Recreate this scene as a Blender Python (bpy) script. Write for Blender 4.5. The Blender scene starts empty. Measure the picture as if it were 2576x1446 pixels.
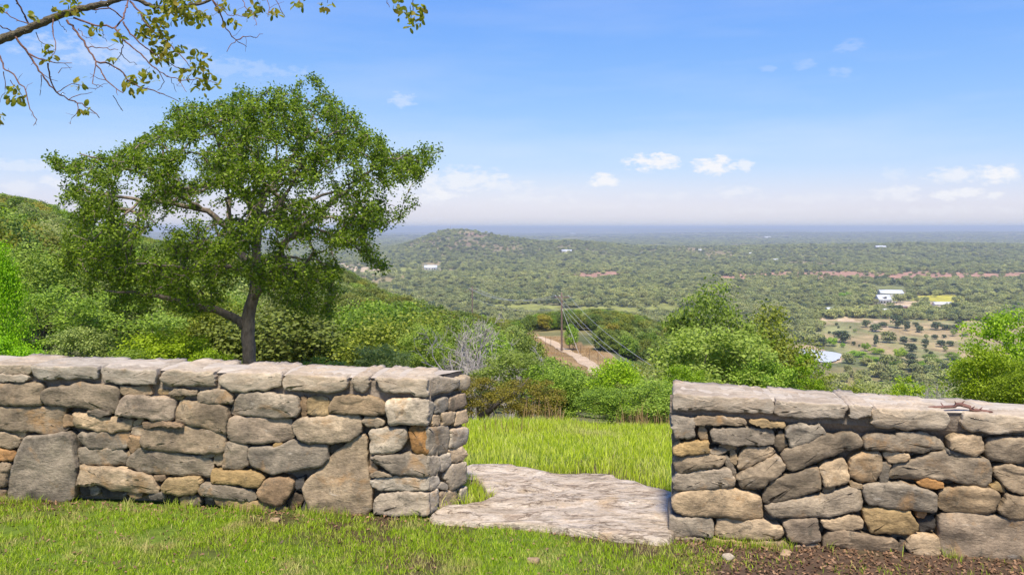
import bpy, bmesh, math, random
import numpy as np
from mathutils import Vector, Matrix

random.seed(7)
RNG = np.random.default_rng(11)
S = bpy.context.scene
COL = S.collection

# ------------------------------------------------------------------ camera, sky, sun, exposure
EYE = 1.7
F = 2003.0                       # focal length in units of a 2575-wide picture
CX, HY = 1287.5, 572.0           # principal column, horizon row in those units
cam_d = bpy.data.cameras.new('camera'); cam = bpy.data.objects.new('camera', cam_d); COL.objects.link(cam)
cam.location = (0, 0, EYE); cam.rotation_euler = (math.radians(90), 0, 0)
cam_d.sensor_width = 36; cam_d.lens = 36 * F / 2575.0
cam_d.shift_y = -(723 - HY) / 2575.0
cam_d.clip_start = 0.05; cam_d.clip_end = 200000
S.camera = cam

SUN_EL, SUN_AZ = math.radians(62), math.radians(181)      # azimuth from +Y towards +X
SKY_STRENGTH, SUN_STRENGTH, EXPOSURE = 0.15, 3.2, 1.24
world = bpy.data.worlds.new('World'); S.world = world; world.use_nodes = True
S.view_settings.view_transform = 'Standard'; S.view_settings.look = 'None'
S.view_settings.exposure = EXPOSURE; S.view_settings.gamma = 1
S.render.engine = 'CYCLES'
S.cycles.max_bounces = 5; S.cycles.diffuse_bounces = 3; S.cycles.glossy_bounces = 2
S.cycles.transmission_bounces = 4; S.cycles.volume_bounces = 0; S.cycles.transparent_max_bounces = 8
try:
    S.cycles.use_denoising = True
except Exception: pass

def build_world():
    nt = world.node_tree; N = nt.nodes; L = nt.links; N.clear()
    out = N.new('ShaderNodeOutputWorld'); bg = N.new('ShaderNodeBackground'); bg.inputs['Strength'].default_value = SKY_STRENGTH
    sky = N.new('ShaderNodeTexSky'); sky.sky_type = 'NISHITA'; sky.sun_disc = False
    sky.sun_elevation = SUN_EL; sky.sun_rotation = SUN_AZ; sky.altitude = 300
    sky.air_density = 1.0; sky.dust_density = 0.35; sky.ozone_density = 2.4
    tc = N.new('ShaderNodeTexCoord')
    no = N.new('ShaderNodeTexNoise'); no.inputs['Scale'].default_value = 62; no.inputs['Detail'].default_value = 7; no.inputs['Roughness'].default_value = 0.62
    mp = N.new('ShaderNodeMapping'); mp.inputs['Scale'].default_value = (1, 1, 2.2)
    L.new(tc.outputs['Generated'], mp.inputs['Vector']); L.new(mp.outputs['Vector'], no.inputs['Vector'])
    def math_(op, a, b=None, c=None, clamp=False):
        n = N.new('ShaderNodeMath'); n.operation = op; n.use_clamp = clamp
        for i, v in enumerate((a, b, c)):
            if v is None: continue
            if isinstance(v, (int, float)): n.inputs[i].default_value = v
            else: L.new(v, n.inputs[i])
        return n.outputs[0]
    total = None
    clouds = [(1640,408,58,20,1),(1612,404,26,14,1),(1790,419,52,20,1),(1812,412,26,18,1),(1875,416,18,14,.7),(1520,453,34,15,1),(1120,492,52,13,.95),
              (1125,432,20,16,.4),(1090,462,30,10,.6),(1200,458,70,18,.35),(2512,440,38,22,1),(2400,440,56,15,.6),
              (2415,490,60,14,.85),(2502,491,18,12,.8),(2240,487,46,16,.4),(1012,252,32,18,.36),(140,458,34,16,.6),
              (2020,163,26,12,.16),(2112,182,24,13,.15),(2135,118,36,14,.15),(1850,483,40,12,.3),(1420,482,60,16,.25),(2250,435,26,16,.25),(1930,174,18,9,.14),
              (1010,470,60,16,.6),(1060,500,90,13,.5),(1260,468,80,16,.5),(1330,500,110,13,.45),(1680,495,120,10,.3),(2050,500,120,12,.3),(1480,520,160,9,.3),(1900,530,180,8,.3),(2380,530,160,10,.35),(60,415,90,14,.35),(60,470,50,14,.4),(1150,455,120,28,.7),(1060,440,50,20,.5),(2420,440,70,18,.7),(2260,487,56,18,.6),(1850,484,50,14,.5),(300,135,190,34,.34),(620,175,150,20,.2)]
    for (x, y, rx, ry, amp) in clouds:
        rx *= 1.12; ry *= 1.15
        d = Vector(((x - CX) / F, 1, (HY - y) / F)); k = 1 / d.length; d.normalize()
        sub = N.new('ShaderNodeVectorMath'); sub.operation = 'SUBTRACT'; L.new(tc.outputs['Generated'], sub.inputs[0]); sub.inputs[1].default_value = d
        mul = N.new('ShaderNodeVectorMath'); mul.operation = 'MULTIPLY'; L.new(sub.outputs[0], mul.inputs[0])
        mul.inputs[1].default_value = (F / (rx * k), F / (rx * k), F / (ry * k))
        ln = N.new('ShaderNodeVectorMath'); ln.operation = 'LENGTH'; L.new(mul.outputs[0], ln.inputs[0])
        a = math_('MULTIPLY_ADD', ln.outputs['Value'], -0.62, 0.62)            # 0.62 in the middle, 0 at the rim
        b = math_('MULTIPLY_ADD', no.outputs['Fac'], 2.6, -1.2)
        m = math_('MULTIPLY', math_('MULTIPLY_ADD', math_('ADD', a, b), 1.9, 0.0, clamp=True), amp)
        inside = math_('MULTIPLY_ADD', ln.outputs['Value'], -3.0, 4.2, clamp=True)
        m = math_('MULTIPLY', m, inside)
        total = m if total is None else math_('MAXIMUM', total, m)
    # thin stretched veils, the same all round the sky
    no2 = N.new('ShaderNodeTexNoise'); no2.inputs['Scale'].default_value = 2.6; no2.inputs['Detail'].default_value = 6; no2.inputs['Roughness'].default_value = 0.55
    mp2 = N.new('ShaderNodeMapping'); mp2.inputs['Scale'].default_value = (1, 1, 7); mp2.inputs['Location'].default_value = (3.1, 0.4, 0)
    L.new(tc.outputs['Generated'], mp2.inputs['Vector']); L.new(mp2.outputs['Vector'], no2.inputs['Vector'])
    veil = math_('MULTIPLY_ADD', no2.outputs['Fac'], 1.5, -0.66, clamp=True)
    sep = N.new('ShaderNodeSeparateXYZ'); L.new(tc.outputs['Generated'], sep.inputs[0])
    low = math_('MULTIPLY_ADD', sep.outputs['Z'], -1.6, 0.8, clamp=True)
    veil = math_('MULTIPLY', math_('MULTIPLY', veil, low), .7)
    band = math_('POWER', math_('MULTIPLY_ADD', sep.outputs['Z'], -13.0, 1.0, clamp=True), 1.6)
    total = math_('MAXIMUM', total, veil)
    # film response of the photograph's sky: each channel on its own power curve, the same in every direction
    sc_ = N.new('ShaderNodeSeparateColor'); L.new(sky.outputs['Color'], sc_.inputs[0]); cc_ = N.new('ShaderNodeCombineColor')
    for k, (a_, g_) in enumerate(((.27, 1.139), (.54, .74), (2.42, .09))):
        L.new(math_('MULTIPLY', math_('POWER', sc_.outputs[k], g_), a_), cc_.inputs[k])
    b_ = N.new('ShaderNodeMixRGB'); L.new(math_('MULTIPLY', band, .85), b_.inputs['Fac']); L.new(cc_.outputs[0], b_.inputs['Color1']); b_.inputs['Color2'].default_value = (2.14, 2.19, 2.14, 1)
    mix = N.new('ShaderNodeMixRGB'); L.new(total, mix.inputs['Fac']); L.new(b_.outputs['Color'], mix.inputs['Color1'])
    mix.inputs['Color2'].default_value = (CLOUD * 0.98, CLOUD * 0.99, CLOUD * 1.03, 1)
    L.new(mix.outputs['Color'], bg.inputs['Color']); L.new(bg.outputs[0], out.inputs['Surface'])
CLOUD = 2.72
build_world()

sun_d = bpy.data.lights.new('sun', 'SUN'); sun = bpy.data.objects.new('sun', sun_d); COL.objects.link(sun)
sun_d.energy = SUN_STRENGTH; sun_d.angle = math.radians(9); sun_d.color = (1.0, 0.90, 0.74)
sdir = Vector((math.sin(SUN_AZ) * math.cos(SUN_EL), math.cos(SUN_AZ) * math.cos(SUN_EL), math.sin(SUN_EL)))
sun.rotation_euler = sdir.to_track_quat('Z', 'Y').to_euler()

# ------------------------------------------------------------------ helpers
def P(vx, vy, D):
    return Vector(((vx - CX) / F * D, D, EYE - (vy - HY) / F * D))

def tag(o, label=None, cat=None, group=None, kind=None):
    if label: o['label'] = label
    if cat: o['category'] = cat
    if group: o['group'] = group
    if kind: o['kind'] = kind
    return o

def link(name, me, mat=None, parent=None, loc=None):
    o = bpy.data.objects.new(name, me); COL.objects.link(o)
    if mat is not None and me is not None and len(me.materials) == 0: me.materials.append(mat)
    if parent is not None: o.parent = parent
    if loc is not None: o.location = loc
    return o

def empty(name, loc=(0, 0, 0)):
    o = bpy.data.objects.new(name, None); COL.objects.link(o); o.location = loc; o.empty_display_size = 0.1
    return o

def npmesh(name, V, faces, smooth=False):
    """faces: list of (M,k) integer arrays (each of one polygon size)"""
    V = np.asarray(V, dtype=np.float32)
    if isinstance(faces, np.ndarray): faces = [faces]
    faces = [f for f in faces if len(f)]
    me = bpy.data.meshes.new(name)
    me.vertices.add(len(V)); me.vertices.foreach_set('co', V.ravel())
    nl = sum(f.size for f in faces); npoly = sum(len(f) for f in faces)
    me.loops.add(nl); me.polygons.add(npoly)
    me.loops.foreach_set('vertex_index', np.concatenate([f.ravel() for f in faces]).astype(np.int32))
    tot = np.concatenate([np.full(len(f), f.shape[1], np.int32) for f in faces])
    st = np.concatenate([[0], np.cumsum(tot)[:-1]]).astype(np.int32)
    me.polygons.foreach_set('loop_start', st); me.polygons.foreach_set('loop_total', tot)
    if smooth: me.polygons.foreach_set('use_smooth', np.ones(npoly, dtype=bool))
    me.update(calc_edges=True); me.validate()
    return me

def hash2(ix, iy, seed=0):
    h = (ix.astype(np.int64) * 374761393 + iy.astype(np.int64) * 668265263 + seed * 1442695041) & 0x7fffffff
    h = ((h ^ (h >> 13)) * 1274126177) & 0x7fffffff
    return ((h ^ (h >> 16)) & 0xffff) / 65535.0
def vnoise(x, y, seed=0):
    x = np.asarray(x, float); y = np.asarray(y, float)
    ix = np.floor(x); iy = np.floor(y); fx = x - ix; fy = y - iy
    fx = fx * fx * (3 - 2 * fx); fy = fy * fy * (3 - 2 * fy)
    a = hash2(ix, iy, seed); b = hash2(ix + 1, iy, seed); c = hash2(ix, iy + 1, seed); d = hash2(ix + 1, iy + 1, seed)
    return (a * (1 - fx) + b * fx) * (1 - fy) + (c * (1 - fx) + d * fx) * fy
def fbm(x, y, seed=0, o=4):
    s = 0; a = 1; t = 0
    for i in range(o):
        s = s + a * vnoise(x * 2 ** i + 17.3 * i, y * 2 ** i - 9.1 * i, seed + i); t += a; a *= .5
    return s / t
def sstep(a, b, x):
    t = np.clip((x - a) / (b - a), 0, 1); return t * t * (3 - 2 * t)

# ------------------------------------------------------------------ materials
def new_mat(name):
    m = bpy.data.materials.new(name); m.use_nodes = True; nt = m.node_tree; nt.nodes.clear()
    return m, nt.nodes, nt.links
def rgba(c): return (c[0], c[1], c[2], 1)
def ramp(N, stops):
    r = N.new('ShaderNodeValToRGB'); e = r.color_ramp.elements
    while len(e) < len(stops): e.new(0.5)
    for i, (p, c) in enumerate(stops):
        e[i].position = p; e[i].color = rgba(c)
    return r
def mixc(N, L, fac, a, b, mode='MIX'):
    m = N.new('ShaderNodeMixRGB'); m.blend_type = mode
    for i, v in ((0, fac), (1, a), (2, b)):
        if isinstance(v, (int, float)): m.inputs[i].default_value = v
        elif isinstance(v, tuple): m.inputs[i].default_value = rgba(v)
        else: L.new(v, m.inputs[i])
    return m.outputs[0]

def leaf_mat(name, dark, light, var=None, trans=0.35, objvar=0.0, rough=0.55, stand=None):
    """dark..light by leaf, var = a third colour some plants lean to (per object)"""
    m, N, L = new_mat(name)
    g = N.new('ShaderNodeNewGeometry'); r = ramp(N, [(0.0, dark), (0.75, light), (1.0, tuple(min(1, c * 1.35) for c in light))])
    L.new(g.outputs['Random Per Island'], r.inputs['Fac']); col = r.outputs['Color']
    if var is not None:
        oi = N.new('ShaderNodeObjectInfo'); rr = ramp(N, [(0.3, (0, 0, 0)), (1.0, (objvar,) * 3)]); L.new(oi.outputs['Random'], rr.inputs['Fac'])
        col = mixc(N, L, rr.outputs['Color'], col, var)
        mm = N.new('ShaderNodeMath'); mm.operation = 'MULTIPLY'; L.new(oi.outputs['Random'], mm.inputs[0]); mm.inputs[1].default_value = 7.13
        fr = N.new('ShaderNodeMath'); fr.operation = 'FRACT'; L.new(mm.outputs[0], fr.inputs[0])
        mr = N.new('ShaderNodeMapRange'); L.new(fr.outputs[0], mr.inputs[0]); mr.inputs[3].default_value = 0.72; mr.inputs[4].default_value = 1.25
        hs = N.new('ShaderNodeHueSaturation'); L.new(col, hs.inputs['Color']); L.new(mr.outputs[0], hs.inputs['Value']); col = hs.outputs['Color']
    if stand:                                            # kinds of tree change from stand to stand
        sn = N.new('ShaderNodeTexNoise'); sn.inputs['Scale'].default_value = .006; sn.inputs['Detail'].default_value = 5; sn.inputs['Roughness'].default_value = .6; L.new(g.outputs['Position'], sn.inputs['Vector'])
        sr_ = ramp(N, [(.38, (0, 0, 0)), (.64, (.85, .85, .85))]); L.new(sn.outputs['Fac'], sr_.inputs['Fac']); col = mixc(N, L, sr_.outputs['Color'], col, mixc(N, L, 1.0, col, stand, 'MULTIPLY'))
    pb = N.new('ShaderNodeBsdfPrincipled'); L.new(col, pb.inputs['Base Color']); pb.inputs['Roughness'].default_value = rough
    pb.inputs['Specular IOR Level'].default_value = 0.25
    tr = N.new('ShaderNodeBsdfTranslucent'); tcol = mixc(N, L, 1.0, col, (1.0, 1.12, 0.55), 'MULTIPLY'); L.new(tcol, tr.inputs['Color'])
    mx = N.new('ShaderNodeMixShader'); mx.inputs[0].default_value = trans; L.new(pb.outputs[0], mx.inputs[1]); L.new(tr.outputs[0], mx.inputs[2])
    o = N.new('ShaderNodeOutputMaterial'); L.new(mx.outputs[0], o.inputs['Surface'])
    return m

def simple_mat(name, c1, c2, scale=8, rough=0.85, bump=0.0, bscale=None, stretch=(1, 1, 1), metallic=0):
    m, N, L = new_mat(name)
    tc = N.new('ShaderNodeTexCoord'); mp = N.new('ShaderNodeMapping'); mp.inputs['Scale'].default_value = stretch
    L.new(tc.outputs['Object'], mp.inputs['Vector'])
    no = N.new('ShaderNodeTexNoise'); no.inputs['Scale'].default_value = scale; no.inputs['Detail'].default_value = 6; no.inputs['Roughness'].default_value = .65
    L.new(mp.outputs[0], no.inputs['Vector']); r = ramp(N, [(0.3, c1), (0.7, c2)]); L.new(no.outputs['Fac'], r.inputs['Fac'])
    pb = N.new('ShaderNodeBsdfPrincipled'); L.new(r.outputs['Color'], pb.inputs['Base Color']); pb.inputs['Roughness'].default_value = rough; pb.inputs['Metallic'].default_value = metallic
    if bump:
        n2 = N.new('ShaderNodeTexNoise'); n2.inputs['Scale'].default_value = bscale or scale * 3; n2.inputs['Detail'].default_value = 6; L.new(mp.outputs[0], n2.inputs['Vector'])
        b = N.new('ShaderNodeBump'); b.inputs['Strength'].default_value = bump; b.inputs['Distance'].default_value = 0.02
        L.new(n2.outputs['Fac'], b.inputs['Height']); L.new(b.outputs[0], pb.inputs['Normal'])
    o = N.new('ShaderNodeOutputMaterial'); L.new(pb.outputs[0], o.inputs['Surface'])
    return m

def stone_mat(name, cap=False):
    """limestone: the object's own colour, blotches, lichen, rust stains, fine relief"""
    m, N, L = new_mat(name)
    tc = N.new('ShaderNodeTexCoord'); oi = N.new('ShaderNodeObjectInfo')
    rv = N.new('ShaderNodeVectorMath'); rv.operation = 'SCALE'; rv.inputs[0].default_value = (37, 19, 53); L.new(oi.outputs['Random'], rv.inputs['Scale'])
    ad = N.new('ShaderNodeVectorMath'); ad.operation = 'ADD'; L.new(tc.outputs['Object'], ad.inputs[0]); L.new(rv.outputs[0], ad.inputs[1])
    st = N.new('ShaderNodeMapping'); st.inputs['Scale'].default_value = (1, 1, 2.4); L.new(ad.outputs[0], st.inputs['Vector'])
    def noise(sc, det=6, rough=.6, vec=None, dist=0.0):
        n = N.new('ShaderNodeTexNoise'); n.inputs['Scale'].default_value = sc; n.inputs['Detail'].default_value = det
        n.inputs['Roughness'].default_value = rough; n.inputs['Distortion'].default_value = dist; L.new(vec or ad.outputs[0], n.inputs['Vector']); return n.outputs['Fac']
    def rmp(v, lo, hi, a=(0, 0, 0), b=(1, 1, 1)):
        r = ramp(N, [(lo, a), (hi, b)]); L.new(v, r.inputs['Fac']); return r.outputs['Color']
    col = oi.outputs['Color']
    col = mixc(N, L, 1.0, col, rmp(noise(6, 6, .6), .32, .68, (.55, .55, .56), (1.42, 1.38, 1.32)), 'MULTIPLY')
    col = mixc(N, L, 1.0, col, rmp(noise(34, 8, .8, st.outputs[0]), .32, .68, (.58, .57, .56), (1.38, 1.38, 1.38)), 'MULTIPLY')
    rust = rmp(noise(4.4, 5, .65, dist=.6), .57, .68)
    col = mixc(N, L, mixc(N, L, 1.0, rust, (.62, .62, .62), 'MULTIPLY'), col, (.36, .21, .09))
    lich = rmp(noise(8, 9, .78), .56, .64)
    col = mixc(N, L, mixc(N, L, 1.0, lich, (.72, .72, .72), 'MULTIPLY'), col, (.075, .07, .055))
    pale = rmp(noise(7, 7, .7, st.outputs[0]), .62, .70)
    col = mixc(N, L, mixc(N, L, 1.0, pale, (.4, .4, .4), 'MULTIPLY'), col, (.62, .56, .48))
    if cap:
        s3 = N.new('ShaderNodeMapping'); s3.inputs['Scale'].default_value = (1, 3, 3); L.new(ad.outputs[0], s3.inputs['Vector'])
        col = mixc(N, L, .5, col, rmp(noise(6, 6, .6, s3.outputs[0], .5), .4, .64, (.33, .275, .21), (.55, .485, .39)))
    pb = N.new('ShaderNodeBsdfPrincipled'); L.new(col, pb.inputs['Base Color']); pb.inputs['Roughness'].default_value = .92; pb.inputs['Specular IOR Level'].default_value = .2
    b1 = N.new('ShaderNodeBump'); b1.inputs['Strength'].default_value = .55; b1.inputs['Distance'].default_value = .012; L.new(noise(22, 8, .68, st.outputs[0], .2), b1.inputs['Height'])
    b2 = N.new('ShaderNodeBump'); b2.inputs['Strength'].default_value = .5; b2.inputs['Distance'].default_value = .005; L.new(noise(75, 5, .7), b2.inputs['Height'])
    L.new(b1.outputs[0], b2.inputs['Normal']); L.new(b2.outputs[0], pb.inputs['Normal'])
    o = N.new('ShaderNodeOutputMaterial'); L.new(pb.outputs[0], o.inputs['Surface'])
    return m

M = {}
M['stone'] = stone_mat('limestone'); M['cap'] = stone_mat('cap_limestone', True)
M['captop'] = simple_mat('cap_joint_mortar', (.30, .25, .195), (.47, .41, .33), 9, .95, .7, 22, (1, 2.5, 1))
M['mortar'] = simple_mat('mortar', (.17, .135, .105), (.27, .225, .18), 14, .95, .6, 40)
M['bark'] = simple_mat('oak_bark', (.085, .066, .052), (.28, .225, .18), 22, .95, 1.0, 30, (1, 1, .35))
M['limbbark'] = simple_mat('lichened_bark', (.035, .028, .02), (.17, .14, .085), 55, .95, 1.0, 70)
M['redbark'] = simple_mat('twig_bark', (.09, .04, .032), (.22, .115, .09), 40, .9, .5, 60)
M['greybark'] = simple_mat('dead_wood', (.22, .20, .19), (.42, .39, .37), 16, .95)
M['darkbark'] = simple_mat('dark_bark', (.03, .025, .02), (.09, .075, .065), 10, .95)
M['pole'] = simple_mat('pole_wood', (.10, .065, .05), (.20, .14, .11), 4, .9)
M['wire'] = simple_mat('wire_metal', (.45, .45, .46), (.6, .6, .6), 4, .5, metallic=.3)
M['white'] = simple_mat('white_siding', (.44, .42, .39), (.54, .52, .49), .6, .7)
M['metalroof'] = simple_mat('pale_metal_roof', (.48, .50, .54), (.58, .60, .63), .4, .5)
M['greyroof'] = simple_mat('grey_metal_roof', (.50, .51, .54), (.62, .63, .66), .4, .5)
M['dark'] = simple_mat('dark_opening', (.02, .022, .03), (.04, .045, .05), .5, .4)  # near-black: paints the shade inside openings; also windows and truck parts
M['rust'] = simple_mat('brown_steel', (.10, .05, .05), (.16, .08, .07), .6, .7)
M['leaf_oak'] = leaf_mat('oak_leaf', (.050, .100, .008), (.215, .30, .022), None, .48)
M['leaf_over'] = leaf_mat('overhanging_leaf', (.15, .175, .012), (.31, .31, .03), (.36, .22, .04), .55, .6, rough=.4)
M['leaf_lime'] = leaf_mat('lime_leaf', (0.115, 0.228, 0.007), (0.301, 0.455, 0.016), (0.359, 0.380, 0.023), .45, .4)
M['leaf_green'] = leaf_mat('green_leaf', (0.099, 0.184, 0.020), (0.273, 0.393, 0.045), (0.254, 0.304, 0.064), .42, .8)
M['leaf_pale'] = leaf_mat('pale_leaf', (0.130, 0.185, 0.045), (0.328, 0.400, 0.109), (0.346, 0.353, 0.141), .4, .8)
M['leaf_olive'] = leaf_mat('olive_leaf', (0.091, 0.136, 0.015), (0.267, 0.304, 0.036), (0.333, 0.256, 0.038), .4, .7)
M['leaf_juniper'] = leaf_mat('juniper_leaf', (0.053, 0.100, 0.017), (0.153, 0.216, 0.034), (0.251, 0.250, 0.042), .3, .8)
M['leaf_conifer'] = leaf_mat('bright_conifer_leaf', (.15, .34, .004), (.28, .50, .008), None, .45)
M['leaf_valley'] = leaf_mat('valley_leaf', (.135, .165, .060), (.29, .315, .115), (.40, .39, .16), .35, .6, stand=(1.35, 1.3, 1.2))
M['leaf_dark'] = leaf_mat('dark_juniper_leaf', (.055, .085, .040), (.13, .165, .07), (.16, .18, .06), .3, .5)
M['grass'] = None
# ------------------------------------------------------------------ terrain
T_D = np.array([0, 6, 8, 11, 16, 25, 40, 60, 80, 110, 136, 170, 200, 240, 300, 380, 460, 600.])
T_X = np.array([-600, 0, 300, 600, 850, 985, 1100, 1290, 1415, 1520, 1680, 1850, 2200, 2600, 3200.])
T_Z = np.array([
 [0,0,-.2,-.5,-.6,-.5,0,2,4,7,10,13,14,13,8,0,-10,-40],
 [0,0,-.25,-.8,-1.2,-1.6,-1.8,-1,.3,2.5,4.2,4.8,4,1,-8,-25,-45,-70],
 [0,0,-.25,-.9,-1.5,-2.6,-4,-4.5,-4,-3,-2,-1.7,-3,-8,-20,-40,-60,-75],
 [0,0,-.25,-1,-1.8,-3.4,-6,-8,-8.5,-8.5,-8.2,-8.2,-9,-15,-30,-50,-68,-75],
 [0,0,-.25,-1,-2,-3.8,-6.8,-9.5,-10.5,-11,-11,-11,-11.5,-19,-36,-55,-70,-75],
 [0,0,-.25,-1,-2.1,-4,-7,-10,-11,-12,-13,-15.5,-18,-26,-42,-60,-72,-75],
 [0,0,-.25,-1,-2.2,-4.2,-7.2,-10,-11.5,-13,-15.5,-20,-25,-33,-48,-64,-74,-75],
 [0,0,-.25,-1,-2.2,-4.2,-7.3,-10.5,-13,-16.5,-18.8,-21,-25,-34,-50,-66,-75,-75],
 [0,0,-.25,-1,-2.2,-4.2,-7.4,-10.8,-13.5,-17,-19.6,-20.8,-22,-26,-45,-64,-75,-75],
 [0,0,-.3,-1,-2.2,-4.3,-7.6,-11,-13.6,-17,-19.4,-21.2,-22,-25,-42,-62,-75,-75],
 [0,0,-.3,-1.1,-2.4,-5,-10,-15,-18.5,-21.5,-23.3,-25,-26.5,-30,-45,-63,-75,-75],
 [0,0,-.3,-1.1,-2.5,-5.6,-11.5,-18,-23,-29,-33,-38,-43,-49,-59,-69,-75,-75],
 [0,0,-.3,-1.1,-2.6,-6,-13,-20,-26,-35,-41,-49,-55,-62,-70,-75,-76,-76],
 [0,0,-.3,-1.0,-2.4,-6,-13,-20,-27,-36,-43,-51,-57,-64,-71,-75,-76,-76],
 [0,0,-.3,-1.0,-2.4,-6,-13,-20,-27,-36,-43,-51,-57,-64,-71,-75,-76,-76]])
HILL_X = np.array([850,930,1000,1040,1080,1105,1130,1160,1190,1220,1260,1300,1340,1380,1410,1440,1470,1520,1600,1700,1900,2200,2300,2400,2575,2700.])
HILL_H = np.array([3,7,20,36,54,66,69,70,69,62,53,47,40,36,39,41,37,30,24,20,20,25,30,27,20,15.])

def table_z(D, vx):
    fi = np.interp(vx, T_X, np.arange(len(T_X))); i0 = np.clip(np.floor(fi).astype(int), 0, len(T_X) - 2); fx = fi - i0
    fx = fx * fx * (3 - 2 * fx)
    fd = np.interp(D, T_D, np.arange(len(T_D))); d0 = np.clip(np.floor(fd).astype(int), 0, len(T_D) - 2); fd = fd - d0
    a = T_Z[i0, d0] * (1 - fd) + T_Z[i0, d0 + 1] * fd
    b = T_Z[i0 + 1, d0] * (1 - fd) + T_Z[i0 + 1, d0 + 1] * fd
    return a * (1 - fx) + b * fx

def terrain(x, y):
    x = np.asarray(x, float); y = np.asarray(y, float)
    D = np.maximum(y, np.abs(x) * 1.0); D = np.where(y < 0, np.hypot(x, y), D)
    u = np.where(y > 0, x / np.maximum(D, 1e-3), np.sign(x))
    vx = CX + F * np.clip(u, -1, 1)
    z = table_z(D, vx)
    # valley floor, isolated hill, far ridges
    val = -75.5 + 5 * (fbm(x / 420, y / 420, 3) - .5) * sstep(700, 1400, D)
    val = val + 9 * (fbm(x / 900, y / 700, 5, 3) - .6) * sstep(1300, 2200, D)
    h = np.interp(vx, HILL_X, HILL_H, left=0, right=6)
    prof = np.where(D < 2300, np.exp(-((D - 2300) / 400) ** 2), np.exp(-((D - 2300) / 480) ** 2))
    near = np.exp(-((D - 2300) / 850) ** 2) * .2
    val = val + h * np.maximum(prof, near) + 3.5 * (fbm(x / 110, y / 110, 9) - .5) * prof * (h / 50)
    val = val + 150 * (fbm(x / 4200 + 3, y / 1900, 21, 4) - .5) * sstep(4500, 7500, D)
    val = val + 190 * (fbm(x / 9000 + 1, y / 4500, 31, 3) - .5) * sstep(11000, 17000, D) + 40 * sstep(9000, 30000, D)
    w = sstep(460, 640, D)
    z = z * (1 - w) + val * w
    z = z * np.where(y < 0, .3, 1)
    # pond basin
    z = z + 0.02 * (fbm(x * 1.6, y * 1.6, 41, 3) - .5) * (D < 12) + .5 * (fbm(x / 6, y / 6, 43, 3) - .5) * sstep(14, 40, D)
    return z
def tz(x, y): return float(terrain(np.array([x]), np.array([y]))[0])

MARCH = np.exp(np.linspace(math.log(6), math.log(30000), 3000))
def ground_at(vx, vy, dmin=6):
    """first point of the terrain along the line of sight beyond dmin metres"""
    D = MARCH[MARCH > dmin]
    x = (vx - CX) / F * D; z = EYE - (vy - HY) / F * D
    t = terrain(x, D); k = int(np.argmax(z <= t))
    if z[k] > t[k]: k = len(D) - 1
    return Vector((x[k], D[k], t[k]))

def to_v(x, y, z):
    return CX + F * x / y, HY + F * (EYE - z) / y

# land cover patches: (polygon in line-of-sight coordinates on the valley floor, colour, tree density)
def valley_poly(pts):
    return [tuple(ground_at(px, py, 330)[:2]) for px, py in pts]
def in_poly(x, y, poly):
    inside = np.zeros(x.shape, bool); n = len(poly)
    for i in range(n):
        x1, y1 = poly[i]; x2, y2 = poly[(i + 1) % n]
        c = ((y1 > y) != (y2 > y)) & (x < (x2 - x1) * (y - y1) / (y2 - y1 + 1e-9) + x1)
        inside ^= c
    return inside
TAN, YEL, DRIVE, MEAD, RED = (.31,.235,.125), (.36,.33,.05), (.46,.35,.23), (.22,.23,.06), (.33,.185,.125)
PATCHES = []
for pts, c, dens in [
    ([(2055,798),(2200,800),(2330,806),(2470,806),(2620,806),(2620,905),(2440,925),(2330,932),(2260,915),(2140,900),(2110,880),(2055,860)], TAN, .0),
    ([(2282,741),(2400,741),(2410,756),(2290,757)], YEL, 0), ([(2490,739),(2640,739),(2640,751),(2500,752)], YEL, 0),
    ([(2205,757),(2300,757),(2470,766),(2470,774),(2300,773),(2205,768)], DRIVE, 0),
    ([(2190,741),(2290,741),(2290,758),(2190,758)], MEAD, .05),
    ([(2140,768),(2300,773),(2300,780),(2140,781)], MEAD, .3),
    ([(2060,800),(2130,795),(2125,803),(2065,806)], DRIVE, 0),
    ([(2165,832),(2195,822),(2212,812),(2230,810),(2228,815),(2210,822),(2195,834),(2168,838)], DRIVE, 0),
    ([(1200,766),(1330,760),(1420,772),(1560,776),(1700,762),(1740,780),(1660,797),(1500,799),(1330,790),(1210,780)], MEAD, .04),
    ([(1520,752),(1600,750),(1640,756),(1540,760)], MEAD, .2),
    ([(960,679),(1000,672),(1050,676),(1070,686),(1000,696),(945,692)], MEAD, .06),
    ([(1098,676),(1150,679),(1190,682),(1150,685),(1098,684)], DRIVE, 0),
    ([(1410,689),(1470,685),(1530,684),(1592,689),(1600,698),(1500,702),(1430,700)], RED, .03),
    ([(1790,699),(1850,692),(1990,684),(2060,683),(2200,685),(2330,684),(2480,686),(2640,685),(2640,703),(2400,706),(2200,706),(2050,702),(1900,706),(1800,709)], RED, .07),
    ([(1300,697),(1400,696),(1420,700),(1320,702)], RED, .4),
    ([(1280,640),(1340,643),(1338,648),(1290,645)], DRIVE, .1), ([(1200,648),(1290,640),(1300,644),(1210,652)], TAN, .3),
    ([(1050,662),(1110,655),(1160,660),(1120,668),(1060,668)], TAN, .35),
    ([(820,664),(880,662),(960,678),(900,684),(830,676)], DRIVE, .12),
    ([(1890,654),(1950,652),(1960,656),(1890,658)], TAN, .1), ([(1780,648),(1830,646),(1820,654),(1790,654)], TAN, .3),
    ([(1960,644),(2060,643),(2110,645),(2050,647),(1970,647)], MEAD, .1),
    ([(2090,884),(2140,893),(2160,912),(2120,925),(2050,922),(1960,900),(1960,876),(2030,872)], (.36,.27,.17), 0),
]:
    PATCHES.append((valley_poly(pts), c, dens))

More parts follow.
